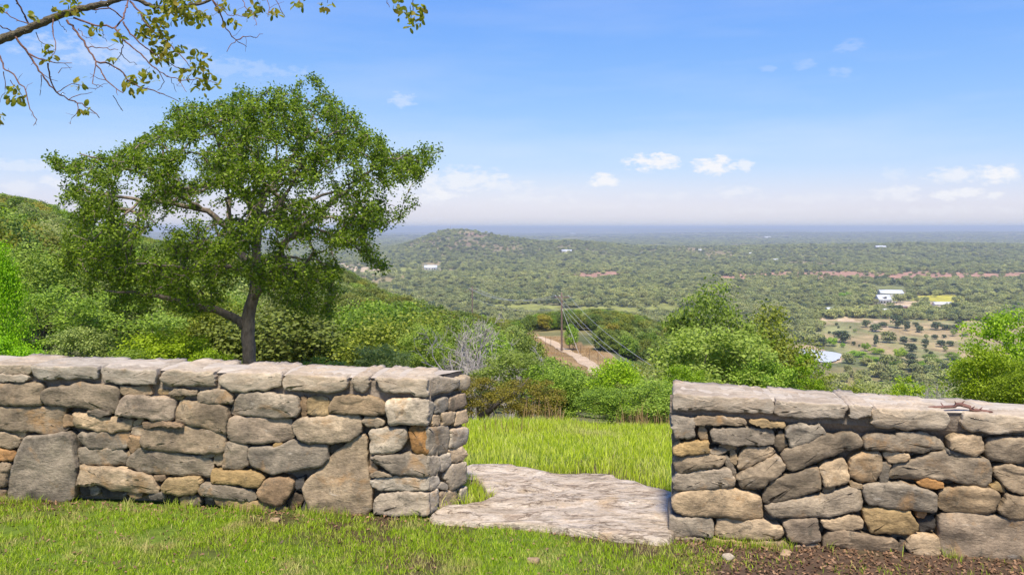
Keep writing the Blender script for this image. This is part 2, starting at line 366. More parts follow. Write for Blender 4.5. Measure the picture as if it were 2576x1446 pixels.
def cover(x, y):
    """colour of the ground and how densely trees stand on it"""
    D = np.maximum(y, np.abs(x)); n = len(x)
    col = np.empty((n, 3)); dens = np.ones(n)
    base = np.array([.115, .130, .055]); drygr = np.array([.23, .19, .085])
    f = fbm(x / 60, y / 60, 51, 4)[:, None]
    col[:] = base * (1 - sstep(.5, .75, f)) + drygr * sstep(.5, .75, f)
    far = sstep(1500, 4000, D)[:, None]
    col = col * (1 - far) + np.array([.105, .125, .068]) * far
    col = col * (1 - far * sstep(.55, .7, f) * .8) + np.array([.22, .18, .10]) * far * sstep(.55, .7, f) * .8
    # bare flanks of the isolated hill
    vx = CX + F * np.clip(x / np.maximum(D, 1), -1, 1)
    hill = np.exp(-((D - 2180) / 300) ** 2) * (np.interp(vx, HILL_X, HILL_H, left=0, right=0) / 70)
    hb = (hill * sstep(.42, .62, fbm(x / 70, y / 160, 57, 3)))[:, None]
    col = col * (1 - hb) + np.array([.24, .16, .11]) * hb
    dens = dens * (1 - .75 * hb[:, 0])
    cl = sstep(.55, .63, fbm(x / 210, y / 400, 111, 4)) * sstep(560, 750, D); dens = dens * (1 - .88 * cl); gsel = sstep(.4, .6, fbm(x / 300, y / 300, 113, 2))[:, None]
    ccol = np.array([.24, .19, .09]) * (1 - gsel) + np.array([.19, .2, .065]) * gsel; cl = cl[:, None]; col = col * (1 - cl) + ccol * cl
    dens = dens * (.5 + .9 * sstep(.3, .55, fbm(x / 90, y / 90, 61, 3)))
    jx = x + 30 * (fbm(x / 22, y / 22, 63, 3) - .5) * np.clip(D / 600, 0, 3); jy = y + 60 * (fbm(x / 25, y / 25, 65, 3) - .5) * np.clip(D / 600, 0, 3)
    for poly, c, d in PATCHES:
        k = in_poly(jx, jy, poly)
        if k.any():
            w = (.78 + .5 * fbm(x[k] / 9, y[k] / 9, 67, 3))[:, None]
            if c == TAN:
                gm = sstep(.4, .66, fbm(x[k] / 26, y[k] / 40, 70, 3))[:, None]; c = np.array(TAN) * (1 - gm) + np.array([.20, .20, .085]) * gm
            col[k] = np.array(c) * w; dens[k] = np.minimum(dens[k], d)
    # hillside path verge: dry grass
    v = (y > 60) & (y < 190) & (np.abs(vx - 1420) < 130)
    if v.any():
        xa, ya = x[v], y[v]; dm = np.full(len(xa), 1e9)
        for (ax, ay), (bx, by) in zip(PATH_XY[:-1], PATH_XY[1:]):
            t = np.clip(((xa - ax) * (bx - ax) + (ya - ay) * (by - ay)) / ((bx - ax) ** 2 + (by - ay) ** 2 + 1e-9), 0, 1)
            dm = np.minimum(dm, np.hypot(xa - ax - t * (bx - ax), ya - ay - t * (by - ay)))
        k = np.where(v)[0][dm < 3.0 + 5 * fbm(xa / 7, ya / 7, 68, 3)]
        col[k] = np.array([.27, .185, .09]) * (.7 + .6 * fbm(x[k] / 2.5, y[k] / 2.5, 69, 3))[:, None]; dens[k] = 0
    # lawn and meadow soil close by
    nr = D < 9
    if nr.any():
        g = fbm(x[nr] * 2.2, y[nr] * 2.2, 71, 4)
        soil = np.array([.085, .055, .035]); gr = np.array([.12, .18, .025])
        w = sstep(.35, .6, g)[:, None]
        c = soil * (1 - w) + gr * w
        mulch = sstep(.45, .95, x[nr] + .5 * (4.05 - y[nr]) ) * sstep(4.9, 4.4, y[nr] + .14 * x[nr])
        c = c * (1 - mulch[:, None]) + np.array([.10, .066, .046]) * mulch[:, None]
        col[nr] = c; dens[nr] = 0
    return col, dens

PATH_PTS = [ground_at(px, py, 30) for px, py in ((1536,985),(1521,950),(1488,920),(1446,893),(1418,880),(1390,863),(1352,847))]
PATH_XY = [(q.x, q.y) for q in PATH_PTS]
def build_ground():
    th_mid = np.linspace(-40, 40, 620); th_l = np.linspace(-180, -42, 40); th_r = np.linspace(42, 176.5, 39)
    th = np.radians(np.concatenate([th_l, th_mid, th_r]))
    r = np.concatenate([np.exp(np.linspace(math.log(.8), math.log(9), 60)), np.exp(np.linspace(math.log(9.3), math.log(330), 110)),
                        np.exp(np.linspace(math.log(335), math.log(4200), 230)), np.exp(np.linspace(math.log(4300), math.log(46000), 90))])
    A, R = np.meshgrid(th, r)
    x = (R * np.sin(A)).ravel(); y = (R * np.cos(A)).ravel()
    z = terrain(x, y)
    V = np.column_stack([x, y, z]); n = len(th); m = len(r)
    i = np.arange(m - 1)[:, None] * n; j = np.arange(n)[None, :]; j2 = (j + 1) % n
    Fq = np.stack([(i + j), (i + j2), (i + n + j2), (i + n + j)], -1).reshape(-1, 4)
    V = np.vstack([V, [[0, 0, 0]]]); c = len(V) - 1
    tri = np.stack([np.full(n, c), (np.arange(n) + 1) % n, np.arange(n)], -1)
    me = npmesh('ground', V, [Fq[:, ::-1], tri[:, ::-1]], smooth=True)
    col, _ = cover(V[:, 0], V[:, 1])
    at = me.color_attributes.new('cover', 'FLOAT_COLOR', 'POINT')
    at.data.foreach_set('color', np.column_stack([col, np.ones(len(col))]).astype(np.float32).ravel())
    mt, N, L = new_mat('ground_cover')
    a = N.new('ShaderNodeVertexColor'); a.layer_name = 'cover'
    g = N.new('ShaderNodeNewGeometry')
    def nz(sc, det=6):
        q = N.new('ShaderNodeTexNoise'); q.inputs['Scale'].default_value = sc; q.inputs['Detail'].default_value = det; q.inputs['Roughness'].default_value = .7
        L.new(g.outputs['Position'], q.inputs['Vector']); return q.outputs['Fac']
    r1 = ramp(N, [(.32, (.55, .55, .55)), (.68, (1.4, 1.4, 1.4))]); L.new(nz(.06, 10), r1.inputs['Fac'])
    r2 = ramp(N, [(.3, (.6, .6, .6)), (.7, (1.35, 1.35, 1.35))]); L.new(nz(14, 6), r2.inputs['Fac'])
    c_ = mixc(N, L, 1, mixc(N, L, 1, a.outputs['Color'], r1.outputs['Color'], 'MULTIPLY'), r2.outputs['Color'], 'MULTIPLY')
    pb = N.new('ShaderNodeBsdfPrincipled'); L.new(c_, pb.inputs['Base Color']); pb.inputs['Roughness'].default_value = .95; pb.inputs['Specular IOR Level'].default_value = .1
    b = N.new('ShaderNodeBump'); b.inputs['Distance'].default_value = .03; b.inputs['Strength'].default_value = .6; L.new(nz(30), b.inputs['Height']); L.new(b.outputs[0], pb.inputs['Normal'])
    o = N.new('ShaderNodeOutputMaterial'); L.new(pb.outputs[0], o.inputs['Surface'])
    tag(link('ground', me, mt), kind='structure')
build_ground()

# dirt path on the hillside: two wheel tracks merging, laid 4 cm above the ground
def ribbon(name, ctr, w, mat, lift=.05, kind='structure'):
    pts = [Vector(c) for c in ctr]; V = []; Fq = []
    fine = []
    for a, b in zip(pts[:-1], pts[1:]):
        for t in np.linspace(0, 1, 14, endpoint=False): fine.append(a.lerp(b, t))
    fine.append(pts[-1])
    for i, p in enumerate(fine):
        d = (fine[min(i + 1, len(fine) - 1)] - fine[max(i - 1, 0)]); s = Vector((d.y, -d.x, 0)).normalized()
        ww = w * (.75 + .6 * float(vnoise(np.array([i * .35]), np.array([2.0]), 4)[0]))
        for k in (-1, -.5, 0, .5, 1):
            q = p + s * (ww * k * .5); V.append((q.x, q.y, tz(q.x, q.y) + lift))
    n = 5
    for i in range(len(fine) - 1):
        for k in range(n - 1): Fq.append((i * n + k, i * n + k + 1, (i + 1) * n + k + 1, (i + 1) * n + k))
    return tag(link(name, npmesh(name, V, np.array(Fq)), mat), kind=kind)
M['dirt'] = simple_mat('pale_dirt', (.34, .25, .15), (.50, .38, .26), .5, .95)
ribbon('path', PATH_PTS, 1.8, M['dirt'])

# pond
pp = [ground_at(px, py, 330) for px, py in ((2068,886),(2120,893),(2116,900),(2098,914),(2060,912),(2000,898),(1975,884),(2010,878))]
zz = max(p.z for p in pp) + .35
for _ in range(3): pp = [q for a, b in zip(pp, pp[1:] + pp[:1]) for q in (a.lerp(b, .25), a.lerp(b, .75))]      # rounded, uneven shore
pp = [p + Vector((3 * (float(vnoise(np.array([p.x / 5]), np.array([p.y / 5]), 6)[0]) - .5), 6 * (float(vnoise(np.array([p.x / 6]), np.array([p.y / 6]), 7)[0]) - .5), 0)) for p in pp]
M['water'] = simple_mat('pond_water', (.42, .44, .45), (.50, .51, .52), .1, .4)  # white glare on the water is put into this pale base colour
tag(link('pond_water', npmesh('pond_water', [(p.x, p.y, zz) for p in pp], np.array([list(range(len(pp)))])), M['water']), kind='structure')
# ------------------------------------------------------------------ stone walls
SC = 1.1184                                             # 2880-wide picture units per 2575-wide unit
ZONE = {'A': (0, 980, .34582), 'B': (640, 980, .35964), 'C': (1840, 1060, .34568), 'D': (2340, 1080, .37139)}
def sight(zone, px, py):
    ox, oy, k = ZONE[zone]
    return ((ox + k * px) / SC - CX) / F, -((oy + k * py) / SC - HY) / F     # slope sideways, slope up
class Face:
    """a vertical wall face: origin o, direction t along the wall, n towards the lawn"""
    def __init__(s, a, b):
        s.o = Vector((a[0], a[1], 0)); s.t = (Vector((b[0], b[1], 0)) - s.o).normalized(); s.n = Vector((-s.t.y, s.t.x, 0))
        if s.n.dot(-s.o) < 0: s.n = -s.n
    def st(s, zone, px, py):
        u, w = sight(zone, px, py); d = Vector((u, 1, 0)); k = s.n.dot(s.o) / s.n.dot(d)
        q = d * k; return ((q - s.o).dot(s.t), EYE + w * k)
    def pt(s, a, z, off=0): return s.o + s.t * a + s.n * off + Vector((0, 0, z))
FL = Face((-.50, 4.672), (-3.2, 4.978)); FR = Face((.859, 4.362), (2.62, 4.077)); FE = Face((-.50, 4.672), (-.262, 4.985))
if FE.n.x < 0: FE.n = -FE.n

def n3(p, sc, seed):
    return (vnoise(p[0] * sc + 31.7 * seed, p[1] * sc + p[2] * sc * .73, seed) + vnoise(p[2] * sc - 7.1 * seed, p[0] * sc * .81 + p[1] * sc, seed + 5) - 1)

def stone_mesh(poly, depth, proud, seed, rough=1.0, back=3, n=64, topjag=0.0):
    rng = np.random.default_rng(seed)
    p = np.array(poly, float)
    if np.sum(p[:, 0] * np.roll(p[:, 1], -1) - np.roll(p[:, 0], -1) * p[:, 1]) < 0: p = p[::-1]
    q = []                                               # soften the corners a little
    m = len(p)
    for i in range(m):
        a, b, c = p[i - 1], p[i], p[(i + 1) % m]
        la, lc = np.linalg.norm(a - b), np.linalg.norm(c - b); r = min(.007, .2 * la, .2 * lc)
        q += [b + (a - b) / (la + 1e-9) * r, b * .7 + (b + (a - b) / (la + 1e-9) * r + b + (c - b) / (lc + 1e-9) * r) * .15, b + (c - b) / (lc + 1e-9) * r]
    q = np.array(q); seg = np.linalg.norm(np.roll(q, -1, 0) - q, axis=1); cum = np.concatenate([[0], np.cumsum(seg)])
    t = np.linspace(0, cum[-1], n, endpoint=False); qq = np.vstack([q, q[:1]])
    B = np.column_stack([np.interp(t, cum, qq[:, 0]), np.interp(t, cum, qq[:, 1])])
    c = B.mean(0); tang = np.roll(B, -1, 0) - np.roll(B, 1, 0); tang /= np.linalg.norm(tang, axis=1)[:, None] + 1e-9
    nin = np.column_stack([-tang[:, 1], tang[:, 0]])
    size = (B.max(0) - B.min(0)); hw = .5 * min(size)
    B = B - nin * (.0065 + .0055 * rough * (2 * vnoise(t * 22, t * 0 + seed * 1.7, seed) - 1) + .0042 * rough * (2 * vnoise(t * 80, t * 0 + seed, seed + 3) - 1))[:, None]
    e = min(1.0, hw / .06)
    ta, tb = rng.normal(0, .035), rng.normal(0, .05)
    bul = (.001 + .006 * rng.random()) * e
    rings = []                                           # (points, outward offset)
    for k in range(back, 0, -1):
        f = k / back; bb = c + (B - c) * (1 - .05 * f)
        if topjag and k:
            up = nin[:, 1] < -.6
            bb = bb.copy(); bb[up, 1] += topjag * (2 * vnoise(B[up, 0] * 6 + k * 1.3, np.full(up.sum(), k * .9 + seed), seed) - .9) * min(1, 1.6 * f + .3)
        rings.append((bb, np.full(n, -depth * f)))
    rings.append((B, np.full(n, -.022 * e)))
    rings.append((B + nin * (.0015 * e), np.full(n, -.005 * e)))
    rings.append((B + nin * (.005 * e), np.full(n, 0.0)))
    rings.append((B + nin * (.02 * e), np.full(n, bul * .5)))
    for k_ in (.88, .76, .63, .5, .37, .24, .11): rings.append((c + (B + nin * (.022 * e) - c) * k_, np.full(n, bul * (1 - .5 * k_ ** 3))))
    cuts = []                                            # broken-off facets round the rim
    for _ in range(rng.integers(3, 6)):
        a = rng.uniform(0, 6.283); dv = np.array([math.cos(a), math.sin(a)]); ext = ((B - c) @ dv).max(); cuts.append((dv, ext * rng.uniform(.5, .9), rng.uniform(.08, .26)))
    V = []
    for k, (bb, off) in enumerate(rings):
        off = off.copy()
        if k >= back:
            w = min(1, (k - back) / 2 + .3)
            nn = (2 * vnoise(bb[:, 0] * 9 + seed, bb[:, 1] * 14, seed) - 1) * .007 + (2 * vnoise(bb[:, 0] * 24 + seed, bb[:, 1] * 30, seed + 1) - 1) * .0035
            step = .007 * sstep(.52, .64, vnoise(bb[:, 0] * 4 + seed * 3.1, bb[:, 1] * 7 + bb[:, 0] * 2, seed + 2))     # broken ledges
            fac = np.zeros(n)
            for dv, d0, sl_ in cuts: fac = np.maximum(fac, np.maximum(0, (bb - c) @ dv - d0) * sl_)
            off = off - np.minimum(fac, .035) * e * w
            off = off + (nn + step) * rough * w * e + (ta * (bb[:, 0] - c[0]) + tb * (bb[:, 1] - c[1])) * w
        V.append(np.column_stack([bb[:, 0], off + proud, bb[:, 1]]))
    V = np.vstack(V); nr = len(rings)
    last = V[-n:].mean(0); first = V[:n].mean(0)
    V = np.vstack([V, last, first])
    i = np.arange(nr - 1)[:, None] * n; j = np.arange(n)[None, :]; j2 = (j + 1) % n
    Q = np.stack([i + j, i + j2, i + n + j2, i + n + j], -1).reshape(-1, 4)
    jj = np.arange(n); jj2 = (jj + 1) % n; b0 = (nr - 1) * n
    T = np.vstack([np.stack([b0 + jj, b0 + jj2, np.full(n, len(V) - 2)], -1), np.stack([jj2, jj, np.full(n, len(V) - 1)], -1)])
    return V, Q, T, c

PAL = {'g': (.305, .25, .185), 'G': (.23, .20, .16), 't': (.385, .295, .195), 'o': (.36, .20, .085), 'b': (.30, .215, .14), 'p': (.325, .255, .185),
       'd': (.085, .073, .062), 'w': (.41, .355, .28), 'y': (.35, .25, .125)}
cnt = [0]
def add_stone(face, poly, colk, wall, depth=.13, proud=None, name='stone', mat='stone', rough=1.0, back=2, topjag=0.0):
    cnt[0] += 1; seed = cnt[0] * 7 + 3; rng = np.random.default_rng(seed)
    if proud is None: proud = rng.uniform(-.008, .016)
    V, Q, T, c = stone_mesh(poly, depth, proud, seed, rough, back, topjag=topjag)
    W = np.empty_like(V)
    for k in range(3):
        W[:, k] = face.o[k] + face.t[k] * V[:, 0] + face.n[k] * V[:, 1] + (V[:, 2] if k == 2 else 0)
    org = np.array(face.pt(c[0], c[1])); W = W - org
    # keep faces pointing outward whichever way the wall runs
    if face.t.cross(Vector((0, 0, 1))).dot(face.n) < 0: Q = Q[:, ::-1]; T = T[:, ::-1]
    me = npmesh(name, W, [Q, T], smooth=True)
    sm = np.ones(len(Q) + len(T), bool); nn_ = 64; sm[nn_ * (back - 1):nn_ * (back + 2)] = False; me.polygons.foreach_set('use_smooth', sm)
    o = link(name, me, M[mat], wall, Vector(org) - wall.location)
    k = .84 * rng.uniform(.74, 1.28); h = rng.uniform(-.02, .02); b = PAL[colk]
    o.color = (b[0] * k + h * .5, b[1] * k, b[2] * k - h * .5, 1)
    return o

wall_l = tag(empty('stone_wall', (-1.8, 4.95, 0)), 'long dry-laid limestone wall at left of the gap, below the oak', 'stone wall')
wall_r = tag(empty('stone_wall', (1.8, 4.3, 0)), 'limestone wall right of the gap with a stick lying on its cap', 'stone wall')

STONES = [  # zone, colour, outline
('A','g',[(-80,285),(0,285),(330,285),(350,300),(345,455),(200,462),(60,455),(-80,450)]),
('A','g',[(350,350),(400,320),(560,310),(600,285),(660,280),(720,295),(950,310),(965,330),(960,520),(860,515),(700,480),(600,465),(480,460),(380,450),(345,400)]),
('A','t',[(990,310),(1215,308),(1225,370),(1150,375),(1000,370),(985,340)]),
('A','y',[(1270,345),(1330,335),(1370,365),(1340,372),(1275,370)]),
('A','g',[(1380,370),(1430,330),(1500,340),(1540,350),(1600,345),(1600,375),(1500,382),(1420,380)]),
('A','y',[(1380,385),(1490,392),(1480,412),(1410,415)]),
('A','g',[(1605,365),(1680,345),(1800,335),(1860,345),(1890,385),(1885,440),(1760,445),(1620,445),(1605,410)]),
('B','g',[(20,500),(60,395),(120,350),(180,345),(260,340),(340,350),(420,370),(555,378),(562,500),(540,535),(400,540),(200,525),(100,515),(15,510)]),
('A','p',[(1000,400),(1060,380),(1300,400),(1420,420),(1425,450),(1400,580),(1340,590),(1180,565),(1040,550),(960,540),(965,500)]),
('A','t',[(1460,430),(1480,420),(1640,450),(1700,450),(1800,455),(1845,490),(1855,540),(1835,690),(1780,685),(1640,640),(1520,620),(1415,595),(1410,540)]),
('A','t',[(-80,480),(0,475),(510,468),(525,500),(500,560),(505,610),(550,665),(480,680),(380,690),(240,670),(100,665),(-80,650)]),
('A','b',[(520,545),(585,550),(588,635),(512,635),(505,590)]),
('A','t',[(598,525),(700,530),(830,555),(1040,580),(1060,600),(1045,665),(900,680),(760,660),(610,640),(595,590)]),
('A','G',[(720,510),(800,500),(900,530),(830,548),(760,535)]),
('A','g',[(1065,650),(1100,635),(1160,637),(1145,700),(1120,720),(1062,690)]),
('A','t',[(1072,600),(1145,580),(1120,615),(1080,625)]),
('A','b',[(1160,600),(1400,600),(1500,628),(1300,630),(1180,645)]),
('A','g',[(1155,680),(1200,650),(1320,635),(1480,640),(1640,665),(1825,695),(1835,740),(1825,840),(1700,850),(1500,840),(1290,830),(1180,810),(1145,760)]),
('A','g',[(610,715),(660,690),(860,680),(1040,690),(1030,805),(940,815),(740,815),(680,790),(640,750)]),
('A','b',[(1050,710),(1140,740),(1142,800),(1080,860),(1055,850),(1040,790)]),
('A','G',[(625,825),(690,810),(740,820),(880,818),(990,822),(1025,900),(1010,940),(900,948),(720,940),(650,925),(630,880)]),
('A','t',[(1005,870),(1045,838),(1055,880),(1028,905)]),
('A','g',[(1035,920),(1055,880),(1130,812),(1250,828),(1400,852),(1620,882),(1705,892),(1712,960),(1700,1045),(1500,1030),(1300,1020),(1120,995),(1032,960)]),
('A','g',[(1630,885),(1690,857),(1770,850),(1720,880)]),
('A','t',[(1725,890),(1750,868),(1805,862),(1795,930),(1775,960),(1730,940)]),
('A','g',[(1835,775),(1870,768),(1980,775),(2000,800),(2008,950),(1960,985),(1850,980),(1805,960),(1812,900)]),
('A','g',[(50,1200),(60,1080),(110,960),(150,830),(200,720),(300,705),(480,690),(555,675),(600,760),(618,880),(625,1000),(600,1140),(590,1230),(480,1255),(300,1255),(150,1250),(55,1240)]),
('A','t',[(-80,690),(0,680),(60,680),(165,740),(150,790),(90,805),(-80,780)]),
('A','t',[(75,672),(150,665),(195,700),(172,735),(115,700)]),
('A','o',[(-80,800),(10,812),(100,832),(125,860),(110,905),(50,915),(-80,900)]),
('A','g',[(-80,960),(30,922),(85,932),(80,1000),(40,1110),(10,1130),(-80,1130)]),
('A','b',[(-80,1150),(10,1140),(45,1155),(40,1240),(-80,1240)]),
('A','t',[(655,945),(700,970),(840,962),(1000,982),(1100,1005),(1230,1040),(1250,1090),(1285,1165),(1180,1175),(1040,1160),(900,1140),(790,1090),(760,1110),(622,1115),(642,1050),(660,1000)]),
('A','b',[(1245,1042),(1330,1032),(1335,1065),(1300,1085),(1255,1080)]),
('A','y',[(1320,1110),(1360,1062),(1450,1047),(1600,1052),(1625,1090),(1615,1150),(1560,1185),(1440,1195),(1340,1170),(1315,1140)]),
('B','y',[(-126,950),(-60,955),(60,960),(180,965),(265,985),(285,1010),(250,1080),(180,1085),(100,1060),(0,1055),(-120,1042)]),
('B','G',[(-226,1105),(-190,1060),(-120,1063),(0,1072),(100,1095),(190,1122),(225,1160),(180,1190),(60,1175),(-60,1160),(-130,1150),(-200,1140)]),
('B','y',[(-97,1170),(0,1180),(150,1197),(300,1217),(430,1242),(460,1260),(440,1285),(300,1290),(150,1265),(0,1240),(-90,1215)]),
('A','G',[(720,1140),(760,1115),(795,1150),(770,1200),(730,1200)]), ('A','d',[(630,1130),(700,1125),(715,1200),(640,1210)]),
('A','b',[(1030,1180),(1140,1175),(1130,1215),(1050,1220)]), ('A','G',[(1200,1195),(1320,1178),(1325,1225),(1220,1230)]),
('A','b',[(1455,1230),(1505,1200),(1525,1235),(1505,1290),(1455,1290)]), ('A','p',[(1530,1210),(1580,1198),(1625,1235),(1615,1290),(1545,1292),(1530,1245)]),
('A','d',[(1645,1205),(1735,1205),(1740,1290),(1655,1290)]), ('A','d',[(800,1150),(900,1160),(1010,1180),(1000,1225),(820,1215)]), ('A','d',[(1340,1190),(1440,1205),(1440,1270),(1350,1260)]),
('B','b',[(575,385),(610,388),(606,530),(582,535)]),
('B','y',[(625,400),(650,382),(780,392),(792,420),(783,520),(740,528),(630,520),(620,460)]),
('B','t',[(800,440),(830,388),(900,372),(1000,377),(1120,382),(1180,392),(1230,460),(1225,510),(1130,520),(1000,510),(880,505),(800,500)]),
('B','w',[(1245,425),(1300,399),(1480,397),(1545,405),(1562,430),(1562,590),(1400,593),(1272,590),(1250,500)]),
('B','g',[(1050,570),(1080,542),(1150,542),(1212,567),(1208,595),(1160,610),(1080,605)]),
('B','p',[(0,560),(60,532),(200,537),(380,552),(488,567),(495,600),(505,700),(430,730),(300,743),(120,740),(20,730),(0,690)]),
('B','g',[(505,600),(530,572),(580,547),(700,537),(900,527),(1020,532),(1045,570),(1040,660),(960,718),(800,735),(640,738),(560,710),(522,660)]),
('B','w',[(1105,660),(1130,632),(1250,627),(1385,632),(1395,720),(1340,800),(1240,823),(1130,818),(1112,760),(1122,715),(1103,700)]),
('B','o',[(1415,640),(1430,615),(1560,617),(1562,830),(1480,828),(1442,800),(1432,720)]),
('B','y',[(372,748),(412,744),(416,768),(382,776),(360,765)]),
('B','g',[(145,800),(180,772),(350,785),(480,738),(520,728),(600,752),(770,762),(783,860),(740,918),(620,933),(480,958),(350,983),(220,938),(165,898)]),
('B','t',[(582,1090),(640,1020),(720,952),(830,822),(950,732),(1000,692),(1058,682),(1083,710),(1078,820),(1097,1000),(1125,1120),(1118,1270),(1080,1302),(950,1305),(780,1312),(680,1310),(642,1270),(612,1180)]),
('B','d',[(792,765),(920,745),(830,795),(792,840)]),
('B','b',[(242,1100),(280,1042),(380,1012),(470,1022),(505,1060),(485,1140),(430,1218),(380,1228),(270,1188),(237,1140)]),
('B','d',[(467,1220),(500,1152),(530,1145),(585,1200),(560,1240),(490,1275),(467,1260)]),
('B','d',[(520,1040),(580,1020),(570,1085),(530,1110)]), ('B','d',[(590,1205),(610,1210),(640,1290),(600,1300),(570,1270)]),
('B','g',[(1113,852),(1160,842),(1300,837),(1480,833),(1562,842),(1566,1000),(1440,998),(1290,978),(1250,938),(1160,888)]),
('B','b',[(1108,932),(1140,902),(1162,940),(1158,965),(1112,975)]),
('B','g',[(1112,992),(1180,965),(1285,992),(1200,1000)]),
('B','w',[(1108,1045),(1180,1014),(1300,1008),(1562,1014),(1570,1103),(1450,1108),(1300,1108),(1220,1112),(1132,1078)]),
('B','g',[(1143,1268),(1152,1190),(1200,1147),(1300,1132),(1480,1127),(1570,1135),(1580,1290),(1400,1293),(1250,1293),(1150,1288)]),
('B','b',[(840,1330),(900,1318),(990,1325),(1000,1385),(845,1385)]), ('B','b',[(1100,1330),(1180,1315),(1300,1320),(1300,1385),(1110,1395)]), ('B','g',[(1330,1345),(1380,1322),(1440,1322),(1480,1345),(1480,1385),(1340,1385)]),
('B','d',[(640,1320),(830,1325),(830,1370),(650,1365)]),('B','d',[(1010,1318),(1090,1315),(1090,1370),(1010,1370)]),
('C','w',[(150,330),(180,322),(318,347),(322,470),(290,493),(180,493),(155,420)]),
('C','t',[(328,350),(360,327),(560,332),(738,347),(743,383),(640,388),(560,378),(420,388),(332,373)]),
('C','y',[(780,357),(900,357),(940,377),(1060,382),(1040,403),(900,398),(800,376)]),
('C','t',[(352,470),(367,392),(398,394),(428,450),(433,508),(390,498)]),
('C','g',[(457,450),(480,424),(700,422),(940,432),(968,460),(972,543),(840,553),(640,553),(540,543),(482,508)]),
('C','g',[(993,520),(1030,453),(1058,480),(1092,568),(1020,607),(993,568)]),
('C','w',[(1078,440),(1110,412),(1180,387),(1250,402),(1340,382),(1388,460),(1290,508),(1200,538),(1112,562),(1088,508)]),
('C','g',[(1037,640),(1062,607),(1200,547),(1390,482),(1560,462),(1660,477),(1698,530),(1683,558),(1560,598),(1400,648),(1250,718),(1120,766),(1087,748),(1062,690)]),
('C','y',[(152,582),(180,547),(430,530),(438,608),(320,623),(180,630),(152,618)]),
('C','g',[(452,600),(540,587),(595,602),(520,623),(462,617)]), ('C','g',[(535,567),(660,577),(678,594),(605,598)]),
('C','t',[(622,612),(650,607),(678,680),(663,713),(632,680)]), ('C','g',[(588,655),(612,672),(668,790),(655,816),(622,778),(585,682)]),
('C','g',[(152,690),(180,652),(440,622),(583,652),(570,690),(520,733),(360,753),(220,788),(172,768)]),
('C','g',[(152,850),(180,802),(360,767),(600,747),(650,840),(638,888),(480,903),(220,923),(167,913)]),
('C','t',[(682,690),(720,602),(760,577),(840,587),(940,567),(998,610),(900,668),(800,718),(692,768)]),
('C','g',[(667,820),(722,782),(860,712),(1000,638),(1058,710),(1038,760),(960,828),(860,893),(722,908),(692,878)]),
('C','g',[(892,990),(902,922),(960,852),(1100,792),(1328,738),(1352,870),(1357,918),(1200,962),(1000,1007),(902,1022)]),
('C','t',[(1343,742),(1400,702),(1548,667),(1578,730),(1588,848),(1500,878),(1392,893),(1363,800)]),
('C','t',[(1372,912),(1468,893),(1458,928),(1382,938)]),
('C','t',[(135,1010),(180,952),(300,927),(600,907),(760,932),(868,972),(882,1050),(882,1148),(740,1170),(600,1138),(400,1128),(240,1123),(170,1088)]),
('C','g',[(897,1050),(960,1022),(1200,987),(1430,957),(1530,907),(1680,912),(1698,1000),(1688,1083),(1560,1103),(1440,1132),(1280,1132),(1080,1147),(960,1128),(912,1080)]),
('C','g',[(120,1230),(140,1137),(300,1147),(468,1152),(486,1200),(477,1290),(300,1292),(122,1305)]),
('C','t',[(502,1240),(512,1167),(640,1157),(880,1177),(1020,1217),(1057,1260),(1037,1318),(860,1323),(600,1313),(497,1298)]),
('C','p',[(1067,1190),(1102,1167),(1318,1152),(1333,1200),(1342,1328),(1240,1348),(1112,1333),(1072,1250)]),
('D','t',[(-80,1032),(0,1027),(120,1003),(213,1012),(242,1050),(228,1088),(120,1097),(0,1097),(-60,1083)]),
('D','p',[(-70,1200),(-40,1132),(40,1113),(150,1118),(300,1153),(480,1193),(518,1230),(523,1278),(400,1270),(200,1255),(80,1245),(-60,1240)]),
('C','b',[(780,1350),(900,1347),(1080,1372),(1100,1400),(1000,1440),(800,1430)]), ('C','p',[(1110,1390),(1180,1362),(1330,1372),(1380,1420),(1250,1450),(1120,1440)]),
('C','b',[(410,1317),(600,1327),(720,1352),(710,1400),(430,1385)]), ('C','g',[(150,1315),(390,1312),(400,1370),(160,1365)]),
('D','G',[(242,420),(290,382),(420,392),(488,397),(492,372),(700,377),(780,402),(858,465),(853,488),(760,493),(700,523),(520,503),(400,498),(252,488)]),
('D','t',[(898,430),(922,397),(1118,397),(1142,450),(1127,508),(1080,547),(1000,518),(902,488)]),
('D','g',[(1163,470),(1202,422),(1320,412),(1560,422),(1560,600),(1420,603),(1280,588),(1192,553),(1163,520)]),
('D','t',[(147,620),(182,542),(260,517),(358,512),(382,570),(377,640),(338,738),(220,738),(142,700)]),
('D','t',[(402,532),(440,517),(578,532),(587,568),(500,598),(440,593)]), ('D','G',[(392,602),(437,600),(437,640),(408,748),(377,748),(372,680)]),
('D','g',[(442,700),(482,612),(700,572),(780,522),(900,522),(1020,552),(1188,582),(1212,640),(1207,740),(1170,777),(1080,768),(900,728),(720,718),(560,723),(442,718)]),
('D','o',[(652,750),(720,727),(847,756),(848,788),(740,783),(682,768)]),
('D','t',[(1228,660),(1290,622),(1350,612),(1560,682),(1560,860),(1420,838),(1332,788),(1272,720)]), ('D','y',[(1218,788),(1260,752),(1318,790),(1318,828),(1290,823)]),
('D','G',[(242,782),(280,762),(540,757),(640,782),(788,832),(792,968),(640,953),(440,933),(282,913),(247,850)]),
('D','t',[(813,900),(832,812),(1000,777),(1180,787),(1267,830),(1277,880),(1228,963),(1150,976),(1000,963),(870,968),(812,930)]),
('D','t',[(1258,950),(1312,880),(1332,838),(1560,882),(1560,1040),(1440,1028),(1302,998)]),
('D','y',[(242,960),(302,942),(500,952),(598,972),(628,1030),(652,1090),(618,1143),(460,1143),(312,1133),(272,1050)]),
